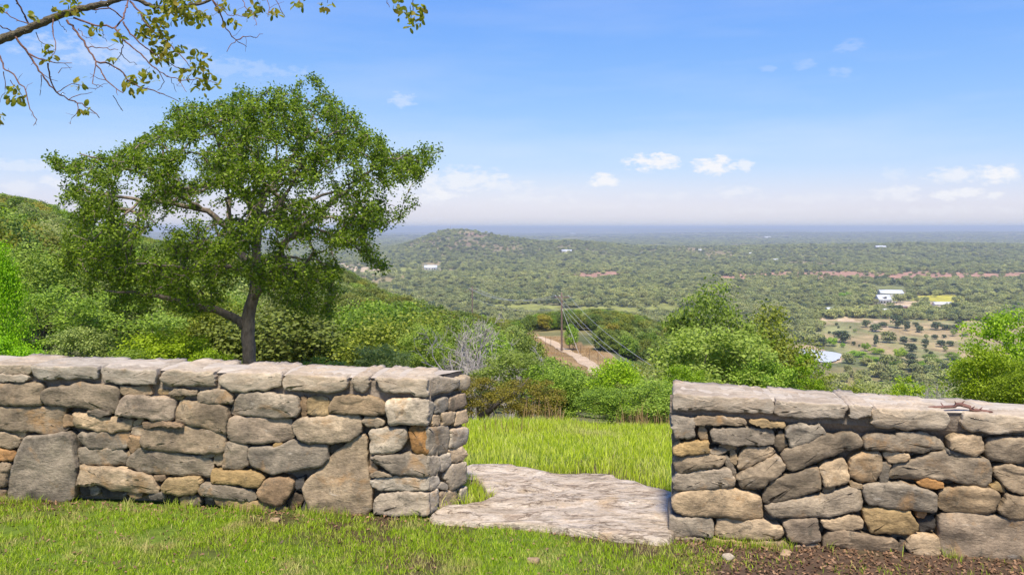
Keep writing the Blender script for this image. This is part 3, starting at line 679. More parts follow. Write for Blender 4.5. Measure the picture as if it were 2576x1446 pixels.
('D','o',[(652,972),(690,959),(722,985),(700,1013),(662,1008)]), ('D','d',[(667,1060),(692,1022),(788,1013),(802,1080),(770,1118),(692,1128)]),
('D','t',[(577,1200),(602,1157),(680,1142),(798,1162),(812,1230),(808,1300),(720,1300),(600,1290),(572,1262)]),
('D','p',[(822,1050),(828,1002),(920,987),(1050,982),(1180,1002),(1560,1042),(1560,1370),(1400,1370),(1100,1365),(870,1350),(842,1285),(822,1150)]),
('D','t',[(142,747),(228,767),(232,793),(152,783)]), ('D','G',[(870,500),(1000,525),(1060,560),(900,520)]), ('D','d',[(530,1200),(565,1210),(562,1300),(530,1300)]),
]
CAPS = [
('A','t',[(-80,150),(0,140),(250,160),(255,175),(225,205),(-80,195)]), ('A','g',[(-80,212),(60,214),(235,220),(240,245),(190,262),(-80,250)]),
('A','G',[(265,155),(320,137),(790,147),(800,165),(790,235),(560,240),(480,230),(400,245),(320,235),(290,200)]),
('A','g',[(820,172),(870,162),(1250,182),(1275,192),(1270,285),(1100,280),(900,270),(845,275),(835,210)]),
('A','t',[(1320,215),(1350,187),(1700,182),(1745,202),(1750,295),(1600,290),(1540,305),(1490,285),(1400,300),(1330,260),(1310,235)]),
('B','t',[(-58,215),(0,205),(400,205),(425,225),(410,280),(330,315),(130,332),(40,325),(-20,300),(-58,270)]),
('B','t',[(440,235),(465,212),(900,225),(940,245),(945,300),(880,320),(800,342),(690,330),(450,318),(440,290)]),
('B','t',[(975,240),(1100,232),(1098,290),(1065,335),(1020,335),(985,280)]),
('B','t',[(1160,250),(1240,225),(1540,232),(1560,250),(1562,368),(1470,372),(1440,345),(1220,330),(1190,290)]),
('C','p',[(155,190),(162,150),(220,135),(500,150),(800,170),(965,185),(960,290),(820,285),(600,275),(400,262),(165,265)]),
('C','p',[(985,270),(1000,220),(1030,202),(1300,212),(1560,237),(1540,325),(1400,325),(1240,325),(1100,310),(980,295)]),
('D','p',[(140,175),(160,165),(280,180),(285,235),(200,248),(145,245)]),
('D','t',[(305,220),(330,197),(500,192),(700,207),(850,217),(885,250),(870,320),(800,345),(650,335),(540,345),(470,325),(400,330),(310,300)]),
('D','t',[(1000,250),(1040,232),(1300,237),(1560,247),(1560,345),(1350,350),(1260,372),(1150,360),(1050,350),(990,320)]),
]
ENDS = [
('t',[(1560,237),(1700,232),(1810,242),(1800,290),(1740,330),(1660,345),(1600,366),(1560,370)],1), ('y',[(1815,240),(1890,222),(1890,290),(1870,318),(1805,315)],1),
('w',[(1615,485),(1650,402),(1718,392),(1718,460),(1690,490),(1622,498)],0), ('p',[(1722,480),(1742,392),(1858,348),(1868,440),(1800,468),(1760,488)],0),
('w',[(1563,405),(1600,425),(1615,450),(1600,520),(1580,580),(1563,588)],0), ('t',[(1602,532),(1658,522),(1662,592),(1602,598)],0),
('t',[(1668,508),(1778,502),(1763,578),(1682,598)],0), ('t',[(1790,502),(1868,478),(1873,568),(1772,598)],0),
('w',[(1563,614),(1720,604),(1733,640),(1728,808),(1600,836),(1563,832)],0), ('w',[(1745,642),(1870,612),(1882,640),(1868,748),(1780,773),(1738,768)],0),
('t',[(1738,800),(1830,768),(1882,830),(1840,878),(1752,883)],0), ('w',[(1567,842),(1655,852),(1655,950),(1620,983),(1567,1000)],0),
('w',[(1667,847),(1742,824),(1742,900),(1702,948),(1670,958)],0), ('w',[(1742,912),(1858,892),(1868,1050),(1742,1108),(1704,1000)],0),
('w',[(1573,1014),(1648,1003),(1656,1050),(1620,1088),(1573,1103)],0), ('w',[(1662,1062),(1712,1062),(1712,1098),(1642,1083)],0),
('w',[(1582,1135),(1640,1098),(1652,1200),(1638,1260),(1582,1290)],0), ('t',[(1662,1132),(1798,1112),(1808,1240),(1662,1262)],0), ('w',[(1820,1102),(1868,1082),(1876,1240),(1820,1245)],0),
]
for z, ck, pl in STONES:
    face, wall = (FL, wall_l) if z in 'AB' else (FR, wall_r)
    st = [face.st(z, *q) for q in pl]
    dp = .15
    if z == 'C' and min(q[0] for q in pl) < 200: dp = .33
    sz = max(q[0] for q in st) - min(q[0] for q in st)
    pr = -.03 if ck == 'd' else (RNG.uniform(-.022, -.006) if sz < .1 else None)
    add_stone(face, st, ck, wall, dp, pr)
for z, ck, pl in CAPS:
    face, wall = (FL, wall_l) if z in 'AB' else (FR, wall_r)
    st = [face.st(z, *q) for q in pl]; lim = (lambda a: .808 + .013 * a) if z in 'AB' else (lambda a: .789 - .033 * a)
    mid_ = .6 * max(q[1] for q in st) + .4 * min(q[1] for q in st)
    st = [(a, lim(a) + RNG.uniform(-.003, .003) if b > lim(a) - .022 and b > mid_ else b) for a, b in st]
    add_stone(face, st, ck, wall, .38, RNG.uniform(.010, .020), 'cap_stone', 'cap', 1.0, 7, .009)
for ck, pl, cap in ENDS:
    add_stone(FE, [FE.st('B', *q) for q in pl], ck, wall_l, .12, .004, 'cap_stone' if cap else 'stone', 'cap' if cap else 'stone', .9, 3, .01 if cap else 0)
# the walls go on past the picture
def extend(face, wall, s0, s1, zt):
    rows = [(0.0, .16), (.165, .31), (.32, .46), (.47, .62), (.655, zt)]
    for k, (z0, z1) in enumerate(rows):
        s = s0 + RNG.uniform(0, .03)
        while s < s1:
            w = RNG.uniform(.2, .5); j = lambda a: RNG.uniform(-a, a)
            pl = [(s + j(.01), z0 + j(.008)), (s + w * .5, z0 + j(.01)), (s + w - .02, z0 + j(.008)), (s + w - .015 + j(.01), (z0 + z1) / 2), (s + w - .02, z1 - .012 + j(.008)), (s + w * .5, z1 - .01 + j(.008)), (s + .012, z1 - .012 + j(.008)), (s + j(.01), (z0 + z1) / 2)]
            if k == 4: add_stone(face, pl, 't', wall, .37, .018, 'cap_stone', 'cap', 1.1, 7, .016)
            else: add_stone(face, pl, random.choice('ggttbpG'), wall)
            s += w + .005
sl = max(FL.st('A', -78, y)[0] for y in (300, 700)); sr = max(FR.st('D', 1560, y)[0] for y in (400, 900))
extend(FL, wall_l, sl + .01, sl + 1.5, .83); extend(FR, wall_r, sr + .01, sr + 1.3, .715)

def core(face, s0, s1, z0, z1, wall, e0=0.0, ztop=None):
    """rough mortar heart of a wall, set back behind the stone faces"""
    bm = bmesh.new(); nx = int((s1 - s0) / .05); ny = 6; nz = 16
    def grid(f, a, b):
        vs = [[bm.verts.new(f(i / a, j / b)) for j in range(b + 1)] for i in range(a + 1)]
        for i in range(a):
            for j in range(b): bm.faces.new((vs[i][j], vs[i + 1][j], vs[i + 1][j + 1], vs[i][j + 1]))
    top = lambda s: z0 + (z1 - z0) * (s - s0) / (s1 - s0)
    def jig(p, a=.012): return p + face.n * (a * n3((p.x, p.y, p.z), 13, 4)) + Vector((0, 0, a * .7 * n3((p.x, p.y, p.z), 9, 8)))
    sh = lambda q: e0 * q                                 # skew of the end face with depth
    def front(i, j):
        s = s0 + (s1 - s0) * i; z = -.05 + (top(s) + .05) * j
        rec = .08 - .05 * float(sstep(.58, .66, z))
        return jig(face.pt(s + sh(rec) * (1 - i), z, -rec))
    grid(front, nx, nz); IN = .055
    grid(lambda i, j: jig(face.pt(s0 + sh(.03 + .3 * i) + IN, -.05 + (top(s0) + .05) * j, -.03 - .3 * i)), ny, nz)
    grid(lambda i, j: face.pt(s0 + (s1 - s0) * i + (sh(.338) + IN) * (1 - i), -.05 + (top(s0 + (s1 - s0) * i) + .05) * j, -.338), 20, 4)
    grid(lambda i, j: face.pt(s1, -.05 + (top(s1) + .05) * j, -.03 - .3 * i), 2, 4)
    def done(nm, mat):
        bmesh.ops.remove_doubles(bm, verts=bm.verts, dist=.0005); bmesh.ops.recalc_face_normals(bm, faces=bm.faces)
        for v in bm.verts: v.co -= wall.location
        me = bpy.data.meshes.new(nm); bm.to_mesh(me); link(nm, me, M[mat], wall); bm.clear()
    done('mortar', 'mortar')
    grid(lambda i, j: jig(face.pt(s0 + (s1 - s0) * i + (sh(.02 + .32 * j) + IN * .6) * (1 - i), top(s0 + (s1 - s0) * i) + .012 * math.sin(j * 3.1), -.02 - .33 * j), .014), nx, 10)
    done('joint_mortar', 'captop'); bm.free()
core(FL, 0.0, sl + 1.5, .800, .800 + .013 * (sl + 1.5), wall_l, e0=-.6)
core(FR, 0.0, sr + 1.3, .781, .781 - .033 * (sr + 1.3), wall_r, e0=.25)

# broken stick lying on the right-hand cap
def tubes(paths, sides=6):
    """paths: list of (points Nx3, radii N); one mesh"""
    V = []; Fq = []; Ft = []; base = 0
    ang = np.arange(sides) * 2 * math.pi / sides
    for pts, rad in paths:
        pts = np.asarray(pts, float); rad = np.asarray(rad, float); n = len(pts)
        if n < 2: continue
        tg = np.gradient(pts, axis=0); tg /= np.linalg.norm(tg, axis=1)[:, None] + 1e-9
        ref = np.where(np.abs(tg[:, 2:3]) < .9, np.array([[0, 0, 1.]]), np.array([[1., 0, 0]]))
        a = np.cross(tg, ref); a /= np.linalg.norm(a, axis=1)[:, None] + 1e-9; b = np.cross(tg, a)
        ring = pts[:, None, :] + rad[:, None, None] * (np.cos(ang)[None, :, None] * a[:, None, :] + np.sin(ang)[None, :, None] * b[:, None, :])
        V.append(ring.reshape(-1, 3)); i = np.arange(n - 1)[:, None] * sides; j = np.arange(sides)[None, :]; j2 = (j + 1) % sides
        Fq.append((base + np.stack([i + j, i + j2, i + sides + j2, i + sides + j], -1)).reshape(-1, 4))
        V.append(pts[-1:] + tg[-1:] * rad[-1]); tip = base + n * sides; jj = np.arange(sides)
        Ft.append(np.stack([base + (n - 1) * sides + jj, base + (n - 1) * sides + (jj + 1) % sides, np.full(sides, tip)], -1))
        base = tip + 1
    return np.vstack(V), [np.vstack(Fq), np.vstack(Ft)]
def stick():
    ks = [(750,190),(800,195),(850,188),(900,178),(925,160),(960,165),(1010,185),(1050,205),(1110,208),(1160,206),(1205,210)]
    pts = []
    for i, (px, py) in enumerate(ks):
        u, w = sight('D', px, py); z = .752 + (.018 if i in (4, 5) else 0) - .012 * (i / 10)
        k = (EYE - z) / -w; pts.append((u * k, k, z))
    pts = np.array(pts); pts[:, 1] = np.linspace(pts[:, 1].mean() + .02, pts[:, 1].mean() - .03, len(pts))
    pts[:, 2] = np.array([.786,.786,.788,.792,.803,.805,.792,.782,.776,.773,.770]) - .030
    pa = [(pts, np.array([.004,.007,.008,.009,.011,.011,.01,.01,.009,.009,.006]))]
    for i in (2, 4, 5, 7, 8):
        pa.append((np.array([pts[i], pts[i] + [RNG.uniform(-.02, .02), RNG.uniform(-.02, .02), .02]]), [.005, .002]))
    V, Fc = tubes(pa, 7); org = V.mean(0)
    tag(link('stick', npmesh('stick', V - org, Fc, True), M['redbark'], None, org), 'crooked reddish brown stick lying on top of the wall cap', 'stick')
stick()

# ------------------------------------------------------------------ rock slab in the gap
SLAB_POLY = []
def slab(name, outline, z_top, thick, seed, label, dome=.02, tilt=(0, 0)):
    """flat ledge of bedded limestone: layered edge, streaked uneven top"""
    pts = [np.array([((px / SC) - CX) / F, 1.0]) * ((EYE - z_top) * F / (py / SC - HY)) for px, py in outline]
    p = np.array(pts); seg = np.linalg.norm(np.roll(p, -1, 0) - p, axis=1); cum = np.concatenate([[0], np.cumsum(seg)]); n = 150
    t = np.linspace(0, cum[-1], n, endpoint=False); q = np.vstack([p, p[:1]]); B = np.column_stack([np.interp(t, cum, q[:, 0]), np.interp(t, cum, q[:, 1])])
    SLAB_POLY[:] = [tuple(v) for v in B]
    c = B.mean(0); B = B + .03 * (np.column_stack([vnoise(t * 9, t * 0, seed), vnoise(t * 9, t * 0 + 5, seed)]) - .5)
    V = []; rings = [(1.015, -thick), (1.0, -thick * .55), (1.012, -thick * .5), (.998, -thick * .2), (.996, -.008), (.988, 0)] + [(k, 0) for k in (.93, .88, .82, .75, .68, .6, .52, .44, .36, .28, .2, .1)]
    for k, dz in rings:
        b = c + (B - c) * k
        h = .028 * (fbm(b[:, 0] * 2.2 + b[:, 1] * 1.1, b[:, 1] * 8 + seed, seed, 4) - .5)
        h = h + .010 * np.floor(3 * fbm(b[:, 0] * 1.3, b[:, 1] * 5, seed + 7, 3))
        V.append(np.column_stack([b, np.full(n, z_top + dz - .01) + (h if dz > -.05 else h * .5)]))
    V = np.vstack(V); m = len(rings); V = np.vstack([V, V[-n:].mean(0)])
    i = np.arange(m - 1)[:, None] * n; j = np.arange(n)[None, :]; j2 = (j + 1) % n
    Q = np.stack([i + j, i + j2, i + n + j2, i + n + j], -1).reshape(-1, 4); jj = np.arange(n)
    T = np.stack([(m - 1) * n + jj, (m - 1) * n + (jj + 1) % n, np.full(n, len(V) - 1)], -1)
    org = np.array([c[0], c[1], 0]); a2 = np.sum(p[:, 0] * np.roll(p[:, 1], -1) - np.roll(p[:, 0], -1) * p[:, 1])
    if a2 < 0: Q = Q[:, ::-1]; T = T[:, ::-1]
    return tag(link(name, npmesh(name, V - org, [Q, T], True), M['slab'], None, org), label, 'rock')
def slab_mat():
    m, N, L = new_mat('slab_limestone'); tc = N.new('ShaderNodeTexCoord'); mp = N.new('ShaderNodeMapping'); mp.inputs['Scale'].default_value = (1, 1.9, 1.5); mp.inputs['Rotation'].default_value = (0, 0, .14); L.new(tc.outputs['Object'], mp.inputs['Vector'])
    def nz(sc, det, vec, dist=0, ro=.65):
        n = N.new('ShaderNodeTexNoise'); n.inputs['Scale'].default_value = sc; n.inputs['Detail'].default_value = det; n.inputs['Roughness'].default_value = ro; n.inputs['Distortion'].default_value = dist; L.new(vec, n.inputs['Vector']); return n.outputs['Fac']
    r = ramp(N, [(.26, (.16, .11, .08)), (.36, (.34, .26, .19)), (.46, (.49, .40, .30)), (.60, (.585, .50, .40)), (.74, (.65, .59, .51))]); L.new(nz(3.4, 10, mp.outputs[0], 1.3, .72), r.inputs['Fac'])
    r2 = ramp(N, [(.30, (.6, .57, .53)), (.48, (1.08, 1.08, 1.08))]); L.new(nz(9, 8, mp.outputs[0], .4, .72), r2.inputs['Fac'])
    col = mixc(N, L, 1, r.outputs['Color'], r2.outputs['Color'], 'MULTIPLY')
    r3 = ramp(N, [(.58, (0, 0, 0)), (.7, (.6, .6, .6))]); L.new(nz(4.5, 5, tc.outputs['Object']), r3.inputs['Fac']); col = mixc(N, L, r3.outputs['Color'], col, (.52, .36, .2))
    r4 = ramp(N, [(.6, (0, 0, 0)), (.68, (.75, .75, .75))]); L.new(nz(6, 8, mp.outputs[0], 1.2, .7), r4.inputs['Fac']); col = mixc(N, L, r4.outputs['Color'], col, (.14, .115, .095))
    m2 = N.new('ShaderNodeMapping'); m2.inputs['Scale'].default_value = (1, 3.2, 1.5); m2.inputs['Rotation'].default_value = (0, 0, .1); L.new(tc.outputs['Object'], m2.inputs['Vector'])
    rc = ramp(N, [(.470, (1, 1, 1)), (.5, (.22, .18, .15)), (.515, (1, 1, 1))]); crk = nz(2.3, 7, m2.outputs[0], .7, .62); L.new(crk, rc.inputs['Fac']); col = mixc(N, L, .85, col, mixc(N, L, 1, col, rc.outputs['Color'], 'MULTIPLY'))
    gr_ = ramp(N, [(.3, (.72, .72, .72)), (.7, (1.2, 1.2, 1.2))]); L.new(nz(60, 6, tc.outputs['Object'], 0, .8), gr_.inputs['Fac']); col = mixc(N, L, 1, col, gr_.outputs['Color'], 'MULTIPLY')
    pb = N.new('ShaderNodeBsdfPrincipled'); L.new(col, pb.inputs['Base Color']); pb.inputs['Roughness'].default_value = .95; pb.inputs['Specular IOR Level'].default_value = .15
    b = N.new('ShaderNodeBump'); b.inputs['Strength'].default_value = 1.0; b.inputs['Distance'].default_value = .05; L.new(nz(6, 10, mp.outputs[0], 1.0, .72), b.inputs['Height']); L.new(b.outputs[0], pb.inputs['Normal'])
    o = N.new('ShaderNodeOutputMaterial'); L.new(pb.outputs[0], o.inputs['Surface']); return m
M['slab'] = slab_mat()
def Z5(px, py): return (1200 + px * .35955, 1040 + py * .35955)
slab('rock_slab', [Z5(*q) for q in ((30,1140),(60,1105),(160,1065),(320,1045),(430,1035),(520,1005),(545,965),(470,945),(455,905),(400,870),(310,845),(200,800),(250,760),(330,742),(480,745),(640,742),(760,755),(850,775),(980,800),(1100,805),(1250,805),(1420,815),(1520,850),(1700,885),(1830,930),(1960,955),(2090,985),(2090,1090),(1990,1180),(1925,1290),(1880,1325),(1760,1325),(1500,1305),(1250,1262),(900,1220),(600,1190),(300,1175),(40,1165))],
     .038, .11, 3, 'broad flat weathered limestone slab paving the gap between the walls')

# ------------------------------------------------------------------ foliage tools
def unit(v): return v / (np.linalg.norm(v, axis=-1, keepdims=True) + 1e-9)
def leaf_quads(C, nrm, length, width, rng):
    """one four-sided leaf at each centre, facing nrm"""
    n = len(C); r = unit(rng.normal(size=(n, 3))); d = unit(r - nrm * np.sum(r * nrm, 1, keepdims=True)); s = np.cross(nrm, d)
    l = (length * rng.uniform(.7, 1.3, n))[:, None] * .5; w = (width * rng.uniform(.7, 1.3, n))[:, None] * .5
    bend = nrm * (l * rng.uniform(-.35, .35, n)[:, None])
    V = np.stack([C - d * l, C + s * w - d * l * .1 + bend, C + d * l, C - s * w - d * l * .1 + bend], 1).reshape(-1, 3)
    return V, np.arange(4 * n).reshape(-1, 4)
def crown_cloud(rng, W, Hh, z0, lobes, per, leaf, wid, shape='round', shell=.55, spread=1.0):
    """leaf centres gathered in uneven clumps that fill a crown of width W between z0 and z0+Hh"""
    C = []; N_ = []
    k = rng.normal(size=(lobes, 3)); k = unit(k); rad = rng.uniform(.25, 1, lobes) ** .5
    for i in range(lobes):
        f = k[i] * rad[i]; zz = (f[2] * .5 + .5)
        if shape == 'cone': wr = (1 - zz) ** .75 * 1.02 + .03
        elif shape == 'flat': wr = 1.0
        else: wr = 1.0
        if shape == 'cone':
            a = rng.uniform(0, 6.283); rr = rng.uniform(.35, 1) ** .5 * wr; ctr = np.array([math.cos(a) * rr * W * .42, math.sin(a) * rr * W * .42, z0 + zz * Hh])
            lr = W * (.10 + .13 * wr)
        else:
            ctr = np.array([f[0] * W * .38, f[1] * W * .38, z0 + Hh * (.5 + f[2] * .40)]); lr = min(W, Hh * 1.4) * rng.uniform(.10, .2) * spread
        n = int(per * rng.uniform(.5, 1.5)); v = unit(rng.normal(size=(n, 3))); rr = (shell + (1 - shell) * rng.random(n)) * rng.uniform(.75, 1.15, n)
        v2 = v * np.array([1, 1, .72])
        p = ctr + v2 * (rr * lr)[:, None]
        C.append(p); N_.append(unit(v * .55 + rng.normal(size=(n, 3)) * .6 + np.array([0, -.15, .75])))
    C = np.vstack(C); N_ = np.vstack(N_); ok = C[:, 2] > z0 - Hh * .04
    return C[ok], N_[ok]
ICO = {}
def ico(sub):
    if sub not in ICO:
        bm = bmesh.new(); bmesh.ops.create_icosphere(bm, subdivisions=sub, radius=1)
        ICO[sub] = (np.array([v.co[:] for v in bm.verts]), np.array([[v.index for v in f.verts] for f in bm.faces])); bm.free()
    return ICO[sub]
def crown_mesh(name, seed, W, Hh, z0, lobes, per, leaf, wid, shape='round', core=0, spread=1.0, shell=.55):
    rng = np.random.default_rng(seed)
    C, Nn = crown_cloud(rng, W, Hh, z0, lobes, per, leaf, wid, shape, shell, spread)
    V, Q = leaf_quads(C, Nn, leaf, wid, rng); faces = [Q]
    if core:                                           # dense inner twigs and leaves of far trees
        iv, it = ico(2)
        for q in range(core):
            f = unit(rng.normal(size=3)) * .45
            if shape == 'cone': ctr = np.array([0, 0, z0 + Hh * (.2 + .55 * q / max(1, core - 1))]); sc = np.array([W, W, Hh * .6]) * .3 * (1 - .55 * q / max(1, core - 1))
            else: ctr = np.array([f[0] * W * .5, f[1] * W * .5, z0 + Hh * (.48 + .3 * f[2])]); sc = np.array([W, W, Hh]) * rng.uniform(.24, .34)
            vv = iv * (1 + .32 * (vnoise(iv[:, 0] * 3 + seed, iv[:, 1] * 3 + iv[:, 2] * 2, seed + q) - .5))[:, None] * 1.0
            faces.append(it + len(V)); V = np.vstack([V, ctr + vv * sc])
    return npmesh(name, V, faces)
def trunk_mesh(name, seed, H0, Hc, W, r0, stems=1, lean=.15, limbs=7, sides=6):
    """trunk(s) from below ground into the crown with limbs"""
    rng = np.random.default_rng(seed); paths = []
    for s in range(stems):
        a = rng.uniform(0, 6.283); off = (0 if stems == 1 else r0 * 1.6); b = np.array([math.cos(a) * off, math.sin(a) * off, -.4])
        top = np.array([math.cos(a) * W * (.05 if stems == 1 else .22), math.sin(a) * W * (.05 if stems == 1 else .22), H0 + Hc * .75])
        t = np.linspace(0, 1, 9)[:, None]; pts = b * (1 - t) + top * t + np.column_stack([np.sin(t[:, 0] * 4 + a) * lean * t[:, 0], np.cos(t[:, 0] * 5 + a) * lean * t[:, 0], np.zeros(9)]) * W * .3
        rad = r0 * (1 - .85 * t[:, 0]) / (stems ** .4); rad[0] *= 1.3; paths.append((pts, rad))
        for q in range(limbs):
            i = rng.integers(3, 8); p0 = pts[i]; aa = rng.uniform(0, 6.283); L = W * rng.uniform(.25, .42)
            p2 = p0 + np.array([math.cos(aa) * L, math.sin(aa) * L, Hc * rng.uniform(.02, .3)]); p1 = (p0 + p2) / 2 + np.array([0, 0, .08 * L]) + rng.normal(size=3) * .04 * L
            tt = np.linspace(0, 1, 6)[:, None]; pp = p0 * (1 - tt) ** 2 + 2 * p1 * tt * (1 - tt) + p2 * tt ** 2
            paths.append((pp, rad[i] * .6 * (1 - .8 * tt[:, 0])))
    V, Fc = tubes(paths, sides); return npmesh(name, V, Fc, True)

# ------------------------------------------------------------------ the big live oak
def grow_tree(roots, tips, rng, step=.14, jag=.05, r_tip=.0042, expo=.43, rmin_root=None):
    """roots: list of (points, radii) traced limbs; each tip is joined to the nearest branch; returns tube paths and twig ends"""
    nodes = []; parent = []; idx_paths = []
    for pts, rad, at in roots:
        fine = [pts[0]]
        for a, b in zip(pts[:-1], pts[1:]):
            k = max(1, int(np.linalg.norm(b - a) / step))
            for t in range(1, k + 1): fine.append(a + (b - a) * t / k + (rng.normal(size=3) * jag * .35 if t < k else 0))
        fine = np.array(fine); path = []
        if at is None or not nodes: pr = -1
        else: pr = int(np.argmin(np.sum((np.array(nodes) - fine[0]) ** 2, 1)))
        for p in fine:
            nodes.append(p); parent.append(pr); pr = len(nodes) - 1; path.append(pr)
        idx_paths.append((path, rad))
    nroot = len(nodes)
    order = np.argsort(np.linalg.norm(tips - np.array(roots[0][0][-1]), axis=1))
    arr = np.empty((nroot + len(tips) * 14, 3)); arr[:nroot] = nodes; n = nroot
    par = parent + [0] * (len(arr) - nroot); ends = []
    trunk_n = len(idx_paths[0][0])
    for q in order:
        t = tips[q]; d2 = np.sum((arr[trunk_n - 2:n] - t) ** 2, 1); k = int(np.argmin(d2)) + trunk_n - 2; L = math.sqrt(d2[k - trunk_n + 2])
        m = int(min(12, max(2, L / step))); a = arr[k].copy(); bend = rng.normal(size=3) * jag * L * .8 + np.array([0, 0, .06 * L]); pr = k
        for i in range(1, m + 1):
            f = i / m; p = a + (t - a) * f + bend * math.sin(f * math.pi) + rng.normal(size=3) * jag * .25 * (i < m)
            arr[n] = p; par[n] = pr; pr = n; n += 1
        ends.append((n - 1, k))
    arr = arr[:n]; par = np.array(par[:n])
    load = np.zeros(n)
    for e, _ in ends: load[e] += 1
    for i in range(n - 1, -1, -1):
        if par[i] >= 0: load[par[i]] += load[i]
    rad = r_tip * np.maximum(load, 1) ** expo
    paths = []; used = np.zeros(n, bool)
    for path, rr in idx_paths:
        pts = arr[path]; base = np.interp(np.linspace(0, 1, len(path)), np.linspace(0, 1, len(rr)), rr)
        paths.append((pts, base)); rad[path] = base
    for e, k in ends:
        ch = [e]; i = par[e]
        while i >= 0 and i != k: ch.append(i); i = par[i]
        ch.append(k); ch = ch[::-1]; r = np.minimum(rad[ch], rad[ch[0]] * .8); r[0] = min(rad[ch[0]], rad[ch[1]] * 1.15); r[-1] *= .6
        paths.append((arr[ch], r))
    return paths, arr, par, [e for e, _ in ends]

def build_oak():
    D0 = 14.0; rng = np.random.default_rng(5)
    def q(px, py, dd=0.0): return np.array(P(.5564 * px, 161 + .5564 * py, D0 + dd)) if False else np.array([(.5564 * px - CX) / F * D0, D0 + dd, EYE - (161 + .5564 * py - HY) / F * D0])
    gx = (.5564 * 1130 - CX) / F * D0; g = tz(gx, D0)
    trunk = [np.array([gx, D0, g - .3]), np.array([gx, D0, g + .3]), q(1130,1400), q(1126,1280), q(1122,1180), q(1130,1100), q(1150,1030), q(1162,930), q(1158,820), q(1162,700), q(1188,610)]
    roots = [(np.array(trunk), [.165,.138,.116,.112,.116,.112,.094,.082,.076,.07,.055], None)]
    def limb(pts, r): roots.append((np.array([q(*p) for p in pts]), r, 1))
    limb([(1112,1190,0),(1060,1140,-.1),(1000,1100,-.3),(900,1062,-.6),(800,1030,-.8),(700,1010,-1.0),(620,1000,-1.1)], [.085,.07,.055,.045,.035,.024,.010])
    limb([(1150,960,0),(1060,850,.3),(990,745,.5),(900,662,.4),(800,640,.2),(650,620,-.1),(520,600,-.2),(400,560,-.3)], [.08,.072,.062,.05,.042,.034,.025,.012])
    limb([(985,745,.5),(955,620,.9),(905,500,1.2),(830,400,1.4)], [.05,.04,.03,.014])
    limb([(1140,1060,0),(1220,1000,-.2),(1262,940,-.4),(1330,810,-.7),(1450,720,-.9),(1600,600,-1.0),(1700,510,-.9),(1850,430,-.7)], [.07,.062,.055,.048,.04,.03,.022,.01])
    limb([(1330,810,-.7),(1450,745,-.5),(1580,780,-.4),(1680,850,-.4),(1715,915,-.4)], [.035,.03,.022,.015,.007])
    limb([(1188,610,0),(1250,490,.3),(1330,350,.5),(1390,200,.5)], [.05,.04,.028,.012])
    limb([(1165,720,0),(1150,580,-.6),(1090,420,-1.0),(1050,260,-1.1)], [.048,.04,.028,.012])
    limb([(1170,680,0),(1300,620,.8),(1450,560,1.3),(1600,460,1.5)], [.04,.034,.024,.01])
    limb([(640,622,-.1),(580,720,-.5),(520,800,-.8),(460,840,-.9)], [.025,.02,.014,.008])
    limb([(880,660,.4),(760,540,-.4),(640,460,-.9),(500,430,-1.0)], [.035,.03,.02,.01])
    limb([(1150,940,0),(1080,900,-.9),(980,900,-1.5),(850,880,-1.9)], [.045,.036,.026,.012])
    limb([(1170,900,0),(1240,880,.9),(1330,900,1.5),(1400,960,1.7)], [.04,.03,.022,.01])
    poly = [(225,425),(330,450),(400,455),(480,390),(560,410),(620,370),(700,285),(760,260),(830,185),(900,215),(940,180),(1030,190),(1080,125),(1160,175),(1230,130),(1290,130),(1390,75),(1450,130),(1500,160),(1590,230),(1650,300),(1720,360),(1800,400),(1955,385),(1900,500),(1840,560),(1860,630),(1800,700),(1740,720),(1690,780),(1730,920),(1680,900),(1600,840),(1480,820),(1520,940),(1540,1060),(1500,1150),(1380,1130),(1290,1110),(1190,1040),(1060,1070),(930,1120),(830,1130),(700,1110),(600,1140),(480,1110),(350,1080),(290,960),(270,840),(330,720),(300,620),(330,540),(290,480)]
    poly = np.array(poly, float); tips = []
    holes = [(900,720,110,50,.9),(720,690,110,60,.8),(1480,640,120,70,.75),(1330,400,110,60,.55),(1050,640,60,80,.5),(1500,740,90,40,.6),(600,560,90,35,.6),(1240,640,60,60,.5),(1560,560,80,60,.4),(1350,600,60,60,.6),(1000,1130,120,40,.9),(800,760,60,50,.5)]
    ctr = np.array([1080., 640.])
    while len(tips) < 2700:
        px = rng.uniform(220, 1960, 4000); py = rng.uniform(70, 1160, 4000)
        k = in_poly(px, py, [tuple(v) for v in poly]); keep = rng.random(4000) < .10 + 1.2 * sstep(.3, .6, fbm(px / 120, py / 95, 77, 3))
        for hx, hy, rx, ry, a in holes: keep &= rng.random(4000) > a * np.exp(-((px - hx) / rx) ** 2 - ((py - hy) / ry) ** 2)
        px, py = px[k & keep], py[k & keep]
        r2 = ((px - ctr[0]) / 900) ** 2 + ((py - ctr[1]) / 600) ** 2
        half = 2.7 * np.sqrt(np.clip(1 - r2, .03, 1)); s = rng.uniform(-1, 1, len(px)); s = np.sign(s) * np.abs(s) ** .6
        for a, b, h_, ss in zip(px, py, half, s): tips.append(q(a, b, h_ * ss))
    tips = np.array(tips[:2700])
    bn = rng.integers(0, len(poly), 190); tt = rng.random(190)[:, None]; e_ = poly[bn] * (1 - tt) + poly[(bn + 1) % len(poly)] * tt; e_ = ctr + (e_ - ctr) * rng.uniform(.99, 1.045, 190)[:, None]; e_ = e_[e_[:, 1] < 950]
    tips = np.vstack([tips, [q(a, b, rng.uniform(-.5, .5)) for a, b in e_]])
    # persp.: tips nearer or farther spread so that the outline keeps its size
    f = tips[:, 1] / D0; tips[:, 0] *= f; tips[:, 2] = EYE + (tips[:, 2] - EYE) * f
    paths, arr, par, ends = grow_tree(roots, tips, rng)
    org = np.array([gx, D0, g])
